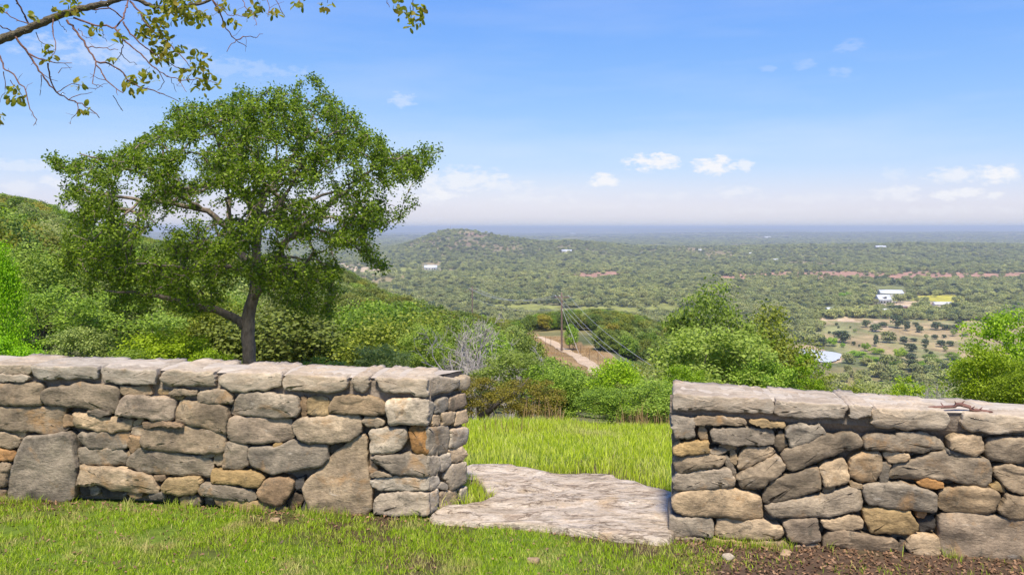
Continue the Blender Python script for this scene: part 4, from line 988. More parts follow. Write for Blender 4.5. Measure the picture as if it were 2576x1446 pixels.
    o = tag(empty('oak_tree', org), 'large spreading live oak with a single bare trunk behind the left wall', 'tree')
    nl = len(roots)
    V, Fc = tubes(paths[:1], 14); link('trunk', npmesh('trunk', V - org, Fc, True), M['bark'], o)
    for p_ in paths[1:nl]:
        V, Fc = tubes([p_], 9); link('limb', npmesh('limb', V - org, Fc, True), M['bark'], o)
    V, Fc = tubes(paths[nl:], 5); tag(link('twigs', npmesh('twigs', V - org, Fc, True), M['bark'], o), kind='stuff')
    C = []; Nn = []
    for e in ends:
        tip = arr[e]; pr = arr[par[e]]; pp = arr[par[par[e]]]
        m = rng.integers(28, 52); t = rng.random(m)[:, None] ** .8; base = np.where(t > .5, pr + (tip - pr) * (t * 2 - 1), pp + (pr - pp) * t * 2)
        C.append(base + rng.normal(size=(m, 3)) * .056); Nn.append(unit(rng.normal(size=(m, 3)) * .8 + np.array([0, -.1, .7])))
    C = np.vstack(C); Nn = np.vstack(Nn)
    V, Q = leaf_quads(C, Nn, .057, .032, rng)
    tag(link('crown', npmesh('crown', V - org, Q), M['leaf_oak'], o), kind='stuff')
build_oak()

# ------------------------------------------------------------------ oak branch reaching in at the upper left
def leaf_shape(C, d, nrm, L, W):
    """rounded, slightly folded oak leaves, 10 corners each"""
    s = np.cross(nrm, d); prof = [(0, 0.04), (.2, .34), (.5, .46), (.8, .40), (1.0, .10)]
    V = []
    for t, w in prof:
        for sg in (-1, 1):
            V.append(C + d * (t * L)[:, None] + s * (sg * w * W)[:, None] + nrm * ((abs(w) * W * .35) - (t - .5) ** 2 * L * .25)[:, None])
    V = np.stack(V, 1); n = len(C); base = np.arange(n)[:, None] * 10
    q = np.vstack([base + np.array([[2 * i, 2 * i + 1, 2 * i + 3, 2 * i + 2]]) for i in range(4)])
    return V.reshape(-1, 3), q
def build_overhang():
    D0 = 4.6; rng = np.random.default_rng(9)
    def q(px, py, dd=0.0):
        vx, vy = .4304 * px, .4304 * py
        return np.array([(vx - CX) / F * (D0 + dd), D0 + dd, EYE - (vy - HY) / F * (D0 + dd)])
    U = D0 / F * .4304                                  # metres per drawing unit
    main = [(-1050,1000),(-800,560),(-500,400),(-250,320),(-60,250),(0,235),(100,200),(230,140),(340,95),(480,50),(640,15),(760,-12),(900,-60),(1100,-130),(1400,-180),(1800,-200),(2200,-190),(2500,-150)]
    org = np.array([-4.35, 4.0, 0.0])
    o = tag(empty('oak_tree', org), 'oak reaching in from the upper left with sparse yellow-green leaves on reddish twigs', 'tree')
    tr = np.array([org + [0, 0, -.2], org + [.02, .02, .8], org + [.1, .1, 1.5], q(-1000, 620), q(-700, 480, .0)])
    V, Fc = tubes([(tr, [.2, .16, .14, .1, .05])], 12); link('trunk', npmesh('trunk', V - org, Fc, True), M['bark'], o)
    def path(pts, r0, r1, dd0=0, dd1=0, wob=.004, rough=.0):
        P_ = np.array([q(a, b, dd0 + (dd1 - dd0) * i / max(1, len(pts) - 1)) for i, (a, b) in enumerate(pts)]); out = [P_[0]]
        for a, b in zip(P_[:-1], P_[1:]):
            k = max(2, int(np.linalg.norm(b - a) / .022))
            for t in range(1, k + 1): out.append(a + (b - a) * t / k + rng.normal(size=3) * wob * (t < k))
        out = np.array(out); return out, np.linspace(r0, r1, len(out)) * (1 + rough * rng.uniform(-1, 1, len(out)))
    limbs = [path(main[3:12], .029, .015, 0, 0, .003, .08), path(main[11:], .016, .006, 0, .2, .004, .1), path([(760,-12),(830,10),(900,45),(1000,60),(1100,40),(1220,5),(1300,-30),(1450,-90)], .013, .006, 0, .1, .003, .1),
             path([(-700,480),(-400,380),(-250,320)], .05, .034, 0, 0)]
    for L in limbs:
        V, Fc = tubes([L], 9); link('limb', npmesh('limb', V - org, Fc, True), M['limbbark'], o)
    tw = [([(390,120),(450,190),(500,270),(560,360),(620,470),(680,520),(720,545)],8,3), ([(560,360),(640,375),(700,410),(760,480),(830,515),(900,530),(970,560),(1045,595)],6.5,2.5),
     ([(90,215),(150,290),(200,370),(260,460),(330,540),(400,585),(480,605),(540,650),(580,690)],8,3), ([(170,315),(250,350),(330,370),(420,370)],6,2), ([(280,370),(290,450),(330,540)],5.5,4),
     ([(430,105),(540,145),(670,165),(720,230),(800,300),(870,370),(930,420),(1000,455),(1080,470),(1200,460),(1270,490)],7.5,2), ([(670,165),(720,110),(750,0)],6,6),
     ([(720,130),(760,200),(850,280),(950,350),(1050,400),(1130,410),(1210,440)],6,2), ([(760,10),(830,100),(900,190),(980,250),(1060,330),(1120,400)],6.5,2.5),
     ([(1240,0),(1290,90),(1320,170),(1380,235),(1420,260),(1440,275)],7,2), ([(1380,235),(1420,215),(1480,220),(1535,200)],4,2), ([(1380,235),(1325,305)],3,2),
     ([(-60,260),(0,330),(20,400),(90,450),(150,530),(170,620),(215,700),(195,735)],7,2), ([(75,-40),(130,70),(175,165)],6,6), ([(-20,40),(60,100),(190,150)],4,4), ([(0,150),(60,180),(120,195)],4,4),
     ([(310,110),(310,200),(325,290),(300,330)],4.5,2), ([(490,45),(560,60),(640,50),(720,110)],5,5), ([(560,380),(545,450),(540,490),(600,510)],3.5,2), ([(720,230),(710,310),(670,370)],3.5,2),
     ([(500,275),(580,280),(690,293)],4,2), ([(700,310),(740,350),(800,380)],3,1.6), ([(1560,-150),(1560,0),(1575,50),(1565,100)],3.5,2), ([(1600,-150),(1610,0),(1640,60),(1665,100)],3.5,2),
     ([(2410,-170),(2412,-40),(2415,50),(2400,120)],4.5,2), ([(2250,-190),(2250,-20),(2260,20),(2275,45)],3,2), ([(1750,-190),(1755,-40),(1750,20)],3.5,2), ([(1905,-190),(1908,-50),(1912,20)],3.5,2),
     ([(330,540),(420,490),(560,520),(610,490)],3.5,1.6), ([(400,585),(450,560),(540,540)],3,1.5), ([(450,600),(455,650),(420,690),(412,725)],3,1.6), ([(660,560),(690,610),(718,650)],3,2), ([(240,440),(240,500),(233,560)],3,1.5),
     ([(340,430),(360,400),(420,395)],2.6,1.5), ([(20,420),(30,520),(0,600)],3,1.5), ([(60,470),(130,560),(120,600)],3,1.5), ([(1250,10),(1330,90),(1450,100)],3.5,1.6), ([(1000,460),(1030,540)],2.5,1.5), ([(1040,470),(1090,540)],2.5,1.5),
     ([(930,420),(960,480),(920,530)],3,1.6), ([(210,190),(230,240),(290,270),(280,300)],3,1.6), ([(590,130),(600,200),(625,245)],2.6,1.5), ([(330,120),(370,160),(388,190)],2.5,1.4), ([(460,170),(480,210),(540,230)],2.6,1.4), ([(1400,-60),(1430,40),(1480,80),(1500,150)],3.5,1.6)]
    twigs = []
    for pts, r0, r1 in tw:
        d0 = rng.uniform(-.12, .12); d1 = d0 + rng.uniform(-.2, .2)
        L = path(pts, r0 * U * .85, r1 * U * .85, d0 * .3, d1, .0035, .14); twigs.append(L); p = L[0]
        for i in range(3, len(p), 3):                    # short side twigs and buds
            if rng.random() < .75:
                dirn = unit(np.array([rng.normal(), rng.normal() * .6, rng.normal() - .2])); ln = rng.choice([.012, .02, .05, .09], p=[.4, .3, .2, .1])
                e = p[i] + dirn * ln; twigs.append((np.array([p[i], (p[i] + e) / 2 + rng.normal(size=3) * ln * .12, e]), np.array([1, .8, .5]) * r1 * U * .7))
    V, Fc = tubes(twigs, 6); tag(link('twigs', npmesh('twigs', V - org, Fc, True), M['redbark'], o), kind='stuff')
    cl = [(430,25,55),(280,305,48),(560,170,32),(460,480,32),(490,640,26),(90,560,52),(640,345,16),(780,480,70),(690,215,36),(880,170,60),(930,240,62),(940,310,62),(980,350,48),(1000,60,80),(1100,60,62),(1200,90,42),(880,440,42),(1060,430,42),(1170,380,60),(1180,500,48),(1260,490,16),(1350,120,42),(1480,80,50),(1500,20,42),(1610,80,30),(1300,20,42),(1750,20,36),(1910,25,34),(2400,100,72),(2310,15,28),(820,190,42),(1040,10,60),(200,105,32),(20,30,24),(320,60,26),(1030,280,42),(960,20,60),(1140,320,34),(1210,430,40),(0,680,24),(1090,100,40),(1160,110,40),(2460,60,30),(860,90,40),(930,130,40)]
    C = []
    for cx, cy, r in cl:
        n = int(4 + (r / 60) ** 2 * 30); a = rng.uniform(0, 6.283, n); rr = r * np.sqrt(rng.random(n))
        for k in range(n): C.append(q(cx + math.cos(a[k]) * rr[k], cy + math.sin(a[k]) * rr[k] * 1.05, rng.uniform(-.1, .1)))
    C = np.array(C); n = len(C); d = unit(np.column_stack([rng.normal(size=n), rng.normal(size=n) * .5, rng.normal(size=n) - .45]))
    r = unit(rng.normal(size=(n, 3)) + np.array([0, -.5, .4])); nrm = unit(r - d * np.sum(r * d, 1, keepdims=True))
    sz = rng.uniform(.028, .047, n); s_ = np.cross(nrm, d)
    var = []
    for w in (.5, .58, .66, .74):
        V, Q = leaf_shape(np.zeros((1, 3)), np.array([[1., 0, 0]]), np.array([[0, 0, 1.]]), np.ones(1), np.array([w])); me = npmesh('leaf', V, Q, True); me.materials.append(M['leaf_over']); var.append(me)
    order = np.argsort(-sz); big = order[:300]; rest = order[300:]
    for k in big:
        lf = link('leaf', var[k % 4], None, o)
        m = Matrix(((d[k][0], s_[k][0], nrm[k][0]), (d[k][1], s_[k][1], nrm[k][1]), (d[k][2], s_[k][2], nrm[k][2]))).to_4x4()
        lf.matrix_local = Matrix.Translation(Vector(C[k] - org)) @ m @ Matrix.Scale(float(sz[k]), 4)
    if len(rest):
        V, Q = leaf_shape(C[rest], d[rest], nrm[rest], sz[rest], sz[rest] * .5)
        tag(link('leaves', npmesh('leaves', V - org, Q, True), M['leaf_over'], o), kind='stuff')
build_overhang()

# ------------------------------------------------------------------ shrubs and trees behind the walls
NEARK = {}
def near_variant(kind):
    """leafy crown of unit width and height, seen from ten to twenty metres"""
    if kind in NEARK: return NEARK[kind]
    spec = {  # lobes, per, leaf, shape, spread
        'round': (70, 150, .028, 'round', .95), 'loose': (80, 110, .026, 'round', .75), 'tall': (75, 150, .025, 'round', .8), 'cone': (110, 170, .022, 'cone', 1), 'low': (60, 130, .03, 'round', .9), 'sapling': (26, 60, .045, 'round', .8)}[kind.split('_')[0]]
    seed = sum(map(ord, kind)) * 13
    cr = crown_mesh('crown', seed, 1.0, 1.0, 0.0, spec[0], spec[1], spec[2], spec[2] * .6, spec[3], 0, spec[4], .35)
    tk = trunk_mesh('trunk', seed, .02, .9, 1.0, .022, 3 if kind[0] in 'rl' else 1, .2, 7)
    NEARK[kind] = (cr, tk); return NEARK[kind]
def near_plant(name, cx, top, D, wv, kind, leaf, label, cat='shrub', base=.12, rot=0, bark='darkbark', group=None, lift=0.0):
    x = (cx - CX) / F * D; g = tz(x, D) + lift; zt = EYE - (top - HY) / F * D; H = max(.5, zt - g); W = wv / F * D
    cr, tk = near_variant(kind)
    o = tag(empty(name, (x, D, g)), label, cat, group); o.rotation_euler.z = rot
    c = cr.copy(); c.materials.clear(); c.materials.append(M[leaf]); k = link('crown', c, None, o); k.scale = (W, W, H * (1 - base)); k.location.z = H * base
    t = tk.copy(); t.materials.clear(); t.materials.append(M[bark]); k = link('trunk', t, None, o); k.scale = (W * .9, W * .9, H)
    return o
NP_ = near_plant
NP_('conifer', -5, 595, 10, 210, 'cone', 'leaf_conifer', 'bright lime green conical conifer at the left edge above the wall', 'conifer', .02)
NP_('conifer', 30, 832, 9.2, 210, 'low_b', 'leaf_conifer', 'low spreading bright green conifer at foot of conical one', 'conifer', .02)
NP_('shrub', 130, 690, 17, 330, 'loose_a', 'leaf_green', 'tall open green shrub with dark stems right of the conical conifer', base=.1)
NP_('shrub', 300, 700, 18.5, 380, 'loose_b', 'leaf_green', 'loose green shrub behind the drooping left side of the oak', base=.05, rot=1)
NP_('shrub', 215, 810, 13.2, 250, 'round_a', 'leaf_pale', 'grey-green rounded shrub just above the left wall cap', base=.05)
NP_('shrub', 420, 805, 12.8, 290, 'round_b', 'leaf_lime', 'bright green rounded shrub left of the oak trunk', base=.03)
NP_('shrub', 530, 860, 12.4, 180, 'low_c', 'leaf_lime', 'low bright shrub nearest the left side of oak trunk', base=.02)
NP_('shrub', 340, 860, 12.2, 240, 'low_d', 'leaf_green', 'low mid-green shrub along left wall below the oak branches', base=.02)
NP_('shrub', 960, 845, 17, 250, 'loose_c', 'leaf_pale', 'pale grey-green bush above the middle of the left wall', base=.04)
NP_('shrub', 820, 880, 16, 220, 'low_e', 'leaf_green', 'low green bush above left wall, right of the oak trunk', base=.02)
NP_('small_tree', 1068, 795, 19, 170, 'tall_a', 'leaf_green', 'small slim green tree with thin dark trunk beside the dead tree', 'tree', .3)
NP_('shrub', 1290, 862, 13.0, 270, 'loose_d', 'leaf_green', 'dense dark green shrub with leaning stem behind the meadow', base=.08)
NP_('shrub', 1190, 935, 12.2, 210, 'loose_e', 'leaf_olive', 'shadowy olive shrub at the end of the left wall', base=.05, rot=2)
NP_('shrub', 1410, 880, 12.4, 240, 'round_c', 'leaf_green', 'rounded green shrub in middle of the gap below the dirt path', base=.05, rot=1)
NP_('shrub', 1330, 940, 11.2, 230, 'loose_f', 'leaf_olive', 'twiggy olive shrub at the meadow edge in the gap', base=.06, rot=2.2)
NP_('shrub', 1560, 893, 11.6, 210, 'round_d', 'leaf_lime', 'tall light green shrub right of the gap centre', base=.04)
NP_('shrub', 1650, 945, 10.4, 250, 'round_e', 'leaf_green', 'broad light green shrub beside the right wall end', base=.03)
NP_('shrub', 1520, 985, 10.2, 190, 'low_f', 'leaf_green', 'low green shrub in front of the tall light one', base=.02, rot=1.1)
NP_('oak_tree', 1785, 690, 17.5, 300, 'round_j', 'leaf_green', 'tallest green treetop above the left end of right wall', 'tree', .1)
NP_('oak_tree', 1930, 735, 18.5, 310, 'round_f', 'leaf_olive', 'olive-brown round crowned tree behind the right wall', 'tree', .12)
NP_('oak_tree', 1810, 785, 15, 420, 'round_g', 'leaf_green', 'broad pale green tree in front of tallest treetop', 'tree', .06, rot=.7)
NP_('shrub', 1720, 900, 12.6, 180, 'loose_g', 'leaf_lime', 'bright leafy bush just above the right wall end', base=.05)
NP_('shrub', 1930, 880, 14.5, 260, 'loose_h', 'leaf_green', 'loose green bush below the olive-brown tree', base=.05)
NP_('sapling', 2040, 868, 14, 120, 'sapling_a', 'leaf_lime', 'thin leaning sapling with sparse leaves before the pond', 'sapling', .3)
NP_('shrub', 2110, 925, 17, 220, 'loose_i', 'leaf_olive', 'sprawling olive shrub below the pond', base=.03)
NP_('shrub', 2200, 950, 18, 240, 'loose_j', 'leaf_pale', 'pale twiggy shrub above the middle of the right wall', base=.03)
NP_('shrub', 2280, 935, 12.6, 110, 'sapling_b', 'leaf_lime', 'small vivid lime shrub above middle of the right wall', base=.1)
NP_('shrub', 2345, 975, 19, 180, 'loose_k', 'leaf_pale', 'greyish brush between lime shrub and the right edge tree', base=.02)
NP_('lime_tree', 2535, 745, 13, 320, 'tall_c', 'leaf_lime', 'vivid lime green tree rising at the right edge', 'tree', .08)
NP_('lime_tree', 2480, 850, 12.3, 220, 'round_h', 'leaf_lime', 'lower lime green tree left of the right edge tree', 'tree', .05, rot=2)
NP_('shrub', 2590, 900, 11.4, 220, 'round_i', 'leaf_lime', 'bright bush at far right above the wall', base=.03)
NP_('shrub', 2390, 985, 15, 130, 'low_g', 'leaf_green', 'low green bush near the stick on the wall', base=.02)

def bare_shrub(name, cx, top, D, wv, label, seed, mat='greybark', n0=7, lv=5, thick=.03):
    rng = np.random.default_rng(seed); x = (cx - CX) / F * D; g = tz(x, D); H = EYE - (top - HY) / F * D - g; W = wv / F * D; paths = []
    def grow(p, d, L, r, k):
        n = 5; pts = [p]
        for i in range(n): d = unit(d + rng.normal(size=3) * .16 + np.array([0, 0, .02])); pts.append(pts[-1] + d * L / n)
        r = max(r, .0045); paths.append((np.array(pts), np.linspace(r, r * .55, n + 1)))
        if k:
            for q in range(rng.integers(2, 5)):
                i = rng.integers(2, n + 1); grow(pts[i], unit(d + rng.normal(size=3) * .62), L * rng.uniform(.5, .8), r * .55, k - 1)
    for s in range(n0):
        a = rng.uniform(0, 6.283); grow(np.array([math.cos(a) * .05, math.sin(a) * .05, -.1]), unit(np.array([math.cos(a) * W / H * .75, math.sin(a) * W / H * .5, 1.0])), H * .42, thick, lv)
    V, Fc = tubes(paths, 4); V[:, 2] *= H / max(V[:, 2].max(), .1); sx = (np.percentile(V[:, 0], 99) - np.percentile(V[:, 0], 1)); V[:, 0] *= W / sx
    o = tag(empty(name, (x, D, g)), label, 'dead tree' if 'tree' in name else 'shrub')
    link('branches', npmesh('branches', V, Fc, True), M[mat], o)
bare_shrub('dead_tree', 1215, 792, 15.5, 300, 'leafless silver-grey dead tree between the left wall and the dirt path', 3, n0=9, lv=5, thick=.04)
bare_shrub('dead_tree', 1130, 835, 24, 160, 'smaller bare grey tree behind the end of the left wall', 4, n0=5, lv=4)
bare_shrub('dead_tree', 1285, 850, 14.4, 190, 'low spreading bare grey branches right of the taller dead tree', 12, n0=7, lv=4, thick=.022)
bare_shrub('dead_tree', 1160, 815, 22, 150, 'faint bare grey treetop left of the taller dead tree', 14, n0=6, lv=4, thick=.022)
bare_shrub('dead_shrub', 480, 850, 14.5, 160, 'bare grey twigs tangled below the left oak branches', 6, n0=4, lv=4, thick=.015)
bare_shrub('dead_shrub', 2350, 950, 17, 120, 'bare grey brush above the right wall cap', 8, n0=5, lv=4, thick=.015)

# leaning dark stem in the shrubs behind the meadow
def leaning():
    pts = np.array([P(1205, 1050, 12.2), P(1235, 1030, 12.1), P(1262, 1005, 12.0), P(1300, 985, 12.0), P(1330, 950, 12.0)]); org = pts[0].copy()
    V, Fc = tubes([(pts, [.05, .042, .035, .028, .012])], 8)
    tag(link('leaning_stem', npmesh('leaning_stem', V - org, Fc, True), M['darkbark'], None, org), 'dark leaning bare stem in the shrubs at the gap', 'tree stem')
leaning()

# ------------------------------------------------------------------ woods on the spur and in the valley
def mid_kind(seed, shape, leafmat, W=1.0, H=1.0, lobes=38, per=105, leaf=.05, core=0):
    cr = crown_mesh('crown', seed, W, H * .88, H * .10, lobes, per, leaf, leaf * .7, shape, core, 1.1, .5); cr.materials.append(M[leafmat])
    tk = trunk_mesh('trunk', seed, .1, .6, W, .03, 2, .2, 3, 5); tk.materials.append(M['darkbark'])
    return cr, tk
MID = [mid_kind(101, 'round', 'leaf_juniper'), mid_kind(102, 'cone', 'leaf_juniper', lobes=48), mid_kind(103, 'round', 'leaf_juniper'),
       mid_kind(104, 'round', 'leaf_green'), mid_kind(105, 'round', 'leaf_olive'), mid_kind(106, 'round', 'leaf_pale', lobes=30), mid_kind(107, 'round', 'leaf_lime')]
MIDN = [mid_kind(111 + k, 'cone' if k == 1 else 'round', ['leaf_juniper', 'leaf_juniper', 'leaf_juniper', 'leaf_green', 'leaf_olive', 'leaf_pale', 'leaf_lime'][k], lobes=85, per=115, leaf=.026) for k in range(7)]
FARK = []
for s in range(4):
    cr = crown_mesh('crown', 200 + s, 1.0, .85, .08, 30, 26, .12, .09, 'round', 0, 1.15, .6); cr.materials.append(M['leaf_dark' if s == 3 else 'leaf_valley'])
    tk = trunk_mesh('trunk', 200 + s, .1, .4, .8, .03, 1, .1, 2, 4); tk.materials.append(M['darkbark']); FARK.append((cr, tk))
def put_tree(kind, x, y, z, W, H, rot, label, cat, group, name):
    o = tag(empty(name, (x, y, z)), label, cat, group); o.rotation_euler.z = rot; o.scale = (W, W, H)
    link('crown', kind[0], None, o); link('trunk', kind[1], None, o); return o

SKY_X = [-80,0,100,170,250,300,400,600,850,940,985,1060,1150,1230,1300,1310,1400,1500,1600,1680,1750,1900,2100,2700]
SKY_Y = [470,480,497,514,548,572,600,625,664,700,735,735,764,790,803,790,779,773,784,805,835,905,925,960]
def hillside():
    rng = np.random.default_rng(23); rows = []
    N0 = 34000; D = np.sqrt(rng.uniform(21 ** 2, 330 ** 2, N0)); u = rng.uniform(-.72, .72, N0); x = u * D; z = terrain(x, D)
    vx = CX + F * u; _, dens = cover(x, D)
    keep = (rng.random(N0) < np.where(dens > 0, .40 + .1 * (D < 90), 0))
    x, D, z, vx = x[keep], D[keep], z[keep], vx[keep]
    order = np.argsort(D); x, D, z, vx = x[order], D[order], z[order], vx[order]; out = []; cell = {}
    for i in range(len(D)):
        ci = (int(x[i] // 2.0), int(D[i] // 2.0))
        if ci in cell: continue
        H = rng.uniform(2.4, 4.6); W = H * rng.uniform(.8, 1.25)
        half = .5 * W * F / D[i]
        lim = max(np.interp(vx[i] - half * .5, SKY_X, SKY_Y), np.interp(vx[i] + half * .5, SKY_X, SKY_Y))
        if D[i] < 132: lim = max(lim, np.interp(vx[i], [1270,1290,1325,1345,1440,1500,1525,1560,1700,1740], [0,700,840,878,932,962,968,905,905,600]))
        if 132 <= D[i] < 176 and 1335 - half < vx[i] < 1470 + half: continue
        if D[i] < 136 and 1395 - half < vx[i] < 1440 + half: lim = max(lim, 893)
        ztop = EYE - (lim - HY) / F * D[i]
        if z[i] + H > ztop: H = ztop - z[i]; W = min(W, H * 1.6)
        if H < 1.1: continue
        if 15 < D[i] < 30 and 560 < vx[i] < 720: H *= .8
        cell[ci] = 1; out.append((x[i], D[i], z[i], W, H, rng.uniform(0, 6.283), rng.random()))
    return out
HS = hillside()
def pick(r, x, y):
    n = float(fbm(np.array([x / 35]), np.array([y / 35]), 91, 3)[0])
    left = 1 if x / y < -.5 and y > 60 else 0
    if left: return int([3, 6, 4, 5, 6, 0][int(r * 6) % 6])
    if -.33 < x / y < .2 and y > 28: return int([0, 2, 4, 0, 1, 2, 5, 3, 2][int(r * 9) % 9])
    if n > .56: return int([3, 5, 4, 3, 0, 5][int(r * 6) % 6])
    return int([0, 1, 2, 0, 4, 3, 2][int(r * 7) % 7])
GRP = {0: ('juniper', 'dark green juniper in the woods on the near hillside', 'juniper'), 1: ('juniper', 'pointed dark juniper in the woods on the near hillside', 'juniper'), 2: ('juniper', 'dark green juniper in the woods on the near hillside', 'juniper'),
       3: ('hillside_oak', 'mid-green oak in the woods on the near hillside', 'tree'), 4: ('hillside_oak', 'olive-tinged oak in the woods on the near hillside', 'tree'), 5: ('hillside_oak', 'pale grey-green tree in the woods on the near hillside', 'tree'), 6: ('hillside_oak', 'bright green oak on the sunny left hillside', 'tree')}
HS.sort(key=lambda t: -t[4] / t[1])
rest = {}; seen = set()
for i, (x, y, z, W, H, rot, r) in enumerate(HS):
    k = pick(r, x, y)
    if i < 300 or (k not in seen and y >= 60):
        if y >= 60: seen.add(k)
        nm, lb, ct = GRP[k]
        if k == 6 and not x / y < -.4: lb = 'bright green oak in the woods on the near hillside'
        put_tree((MIDN if y < 60 else MID)[k], x, y, z - .1, W, H, rot, lb, ct, lb, nm)
    else: rest.setdefault(k, []).append((x, y, z - .1, W, H, rot))

def scatter(name, kinds, pts, label, cat):
    """pts: rows of x y z W H rot kindindex; crowns of the listed trees repeated over the points"""
    A = np.array(pts, float); me = bpy.data.meshes.new(name); me.vertices.add(len(A)); me.vertices.foreach_set('co', A[:, :3].astype(np.float32).ravel())
    for nm, ty, dat, prop in (('siz', 'FLOAT_VECTOR', np.column_stack([A[:, 3], A[:, 3], A[:, 4]]), 'vector'), ('rot', 'FLOAT_VECTOR', np.column_stack([0 * A[:, 5], 0 * A[:, 5], A[:, 5]]), 'vector')):
        at = me.attributes.new(nm, ty, 'POINT'); at.data.foreach_set(prop, dat.astype(np.float32).ravel())
    at = me.attributes.new('kid', 'INT', 'POINT'); at.data.foreach_set('value', A[:, 6].astype(np.int32))
    o = link(name, me)
    ng = bpy.data.node_groups.new(name, 'GeometryNodeTree'); ng.interface.new_socket('Geometry', in_out='INPUT', socket_type='NodeSocketGeometry'); ng.interface.new_socket('Geometry', in_out='OUTPUT', socket_type='NodeSocketGeometry')
    N, L = ng.nodes, ng.links; gi = N.new('NodeGroupInput'); go = N.new('NodeGroupOutput'); ip = N.new('GeometryNodeInstanceOnPoints'); jn = N.new('GeometryNodeJoinGeometry')
    mp = N.new('GeometryNodeMeshToPoints'); L.new(gi.outputs[0], mp.inputs['Mesh']); L.new(mp.outputs[0], ip.inputs['Points'])
    for ob in reversed(kinds):
        oi = N.new('GeometryNodeObjectInfo'); oi.transform_space = 'ORIGINAL'; oi.inputs['Object'].default_value = ob; oi.inputs['As Instance'].default_value = True; L.new(oi.outputs['Geometry'], jn.inputs[0])
    L.new(jn.outputs[0], ip.inputs['Instance']); ip.inputs['Pick Instance'].default_value = True
    for nm, ty, sock in (('siz', 'FLOAT_VECTOR', 'Scale'), ('rot', 'FLOAT_VECTOR', 'Rotation'), ('kid', 'INT', 'Instance Index')):
        na = N.new('GeometryNodeInputNamedAttribute'); na.data_type = ty; na.inputs['Name'].default_value = nm; L.new(na.outputs['Attribute'], ip.inputs[sock])
    L.new(ip.outputs[0], go.inputs[0]); md = o.modifiers.new('scatter', 'NODES'); md.node_group = ng
    return tag(o, label, cat, kind='stuff')
# one crown of each kind that already stands on the hillside is the pattern for the rest
def crown_of(mesh):
    return next(ob for ob in COL.objects if ob.name.startswith('crown') and ob.data == mesh)
kk = [k for k in sorted(rest)]; rows = []
have = {ob.data for ob in COL.objects if ob.name.startswith('crown')}
kk = [k for k in kk if MID[k][0] in have]
for n_, k in enumerate(kk): rows += [r + (n_,) for r in rest[k]]
if rows: scatter('hillside_woodland', [crown_of(MID[k][0]) for k in kk], rows, 'the rest of the oak and juniper woods on the hillsides', 'woodland')

# trees one can pick out in the valley: (picture x, base row, width, height) and kind
ZE = lambda px, py: (2056.5 + px * .17355, 697.4 + py * .17355)
PAST = [(830,790,200,110,3),(700,730,130,110,3),(1150,740,210,190,3),(1290,780,110,150,3),(1470,800,130,100,3),(1420,720,110,70,3),(1720,765,170,120,3),(1850,765,180,80,3),(2040,700,120,90,3),(1990,760,180,70,3),(350,950,260,180,3),(520,990,70,60,3),(600,1010,40,40,3),(840,1000,90,170,3),(1030,950,210,170,0),(1250,970,140,110,3),(1390,930,120,50,3),(1350,1080,190,120,3),(1560,980,130,80,3),(1550,1030,80,60,3),(1570,1085,80,50,3),(1640,1130,80,60,3),(1700,890,120,60,3),(1830,880,80,50,3),(1790,1010,150,100,3),(1920,1000,130,80,3),(2130,860,110,50,3),(1360,1220,190,120,3),(1970,860,110,110,5),(300,740,45,35,3),(165,820,60,40,3),(1850,1080,70,80,5),(1570,900,80,70,5),(470,740,40,30,3),(540,800,60,50,5),(270,700,60,40,3),(950,720,160,70,3)]
ORD = 'first second third fourth fifth sixth seventh eighth ninth tenth eleventh twelfth thirteenth fourteenth fifteenth sixteenth seventeenth eighteenth nineteenth twentieth'.split()
def nth(i): return ORD[i] if i < 20 else ['twenty-', 'thirty-'][(i - 19) // 10 if i < 39 else 1] + ORD[(i - 20) % 10] if (i + 1) % 10 else {29: 'thirtieth', 39: 'fortieth'}[i]
def rank(rows, kinds):
    r = sorted([q for q in rows if q[4] in kinds], key=lambda q: q[0]); return {q: nth(i) for i, q in enumerate(r)}
RK = {k: rank(PAST, (k,)) for k in (0, 3, 5)}
for px, py, w, h, k in PAST:
    vx, vy = ZE(px, py); g = ground_at(vx, vy, 330); s = .17355 / F * g.y
    kind = FARK[k] if k < 4 else MID[5]
    lb = 'dark rounded juniper in the tan pasture, %s from its left side' % RK[3][(px, py, w, h, k)] if k == 3 else ('pale green tree in the tan pasture, %s from the left' % RK[5][(px, py, w, h, k)] if k == 5 else 'broad loose grey-green tree in the middle of the tan pasture')
    put_tree(kind, g.x, g.y, g.z, w * s * 1.1, h * s * 1.15, random.uniform(0, 6), lb, 'tree' if k != 3 else 'juniper', 'trees dotted over the tan pasture', 'pasture_tree' if k != 3 else 'juniper')
YARD = [(1180,372,200,150,0),(1310,345,150,150,0),(1540,392,170,140,1),(1700,290,100,120,0),(2030,402,190,150,2),(2190,405,150,150,1),(2380,425,200,180,2),(550,325,130,80,5),(950,470,110,50,3),(870,480,80,45,3),(2290,410,110,120,2),(1400,330,90,100,0),(700,372,190,100,0),(620,300,130,100,1),(400,330,200,130,5),(780,330,110,110,0)]
RY = {k: rank(YARD, k) for k in ((0, 1, 2), (3,), (5,))}
for px, py, w, h, k in YARD:
    vx, vy = ZE(px, py); g = ground_at(vx, vy, 330); s = .17355 / F * g.y; kind = FARK[k] if k < 4 else MID[6]
    kk_ = next(q for q in RY if k in q); od = RY[kk_][(px, py, w, h, k)]; lb = {3: 'low dark shrub below the white farmhouse, %s from left' % od, 5: 'bright yellow-green tree left of the white farmhouse, %s from left' % od}.get(k, 'spreading oak in the farmyard around the barns, %s from the left' % od)
    put_tree(kind, g.x, g.y, g.z, w * s, h * s, random.uniform(0, 6), lb, 'tree', 'trees around the farm buildings', 'farm_tree')
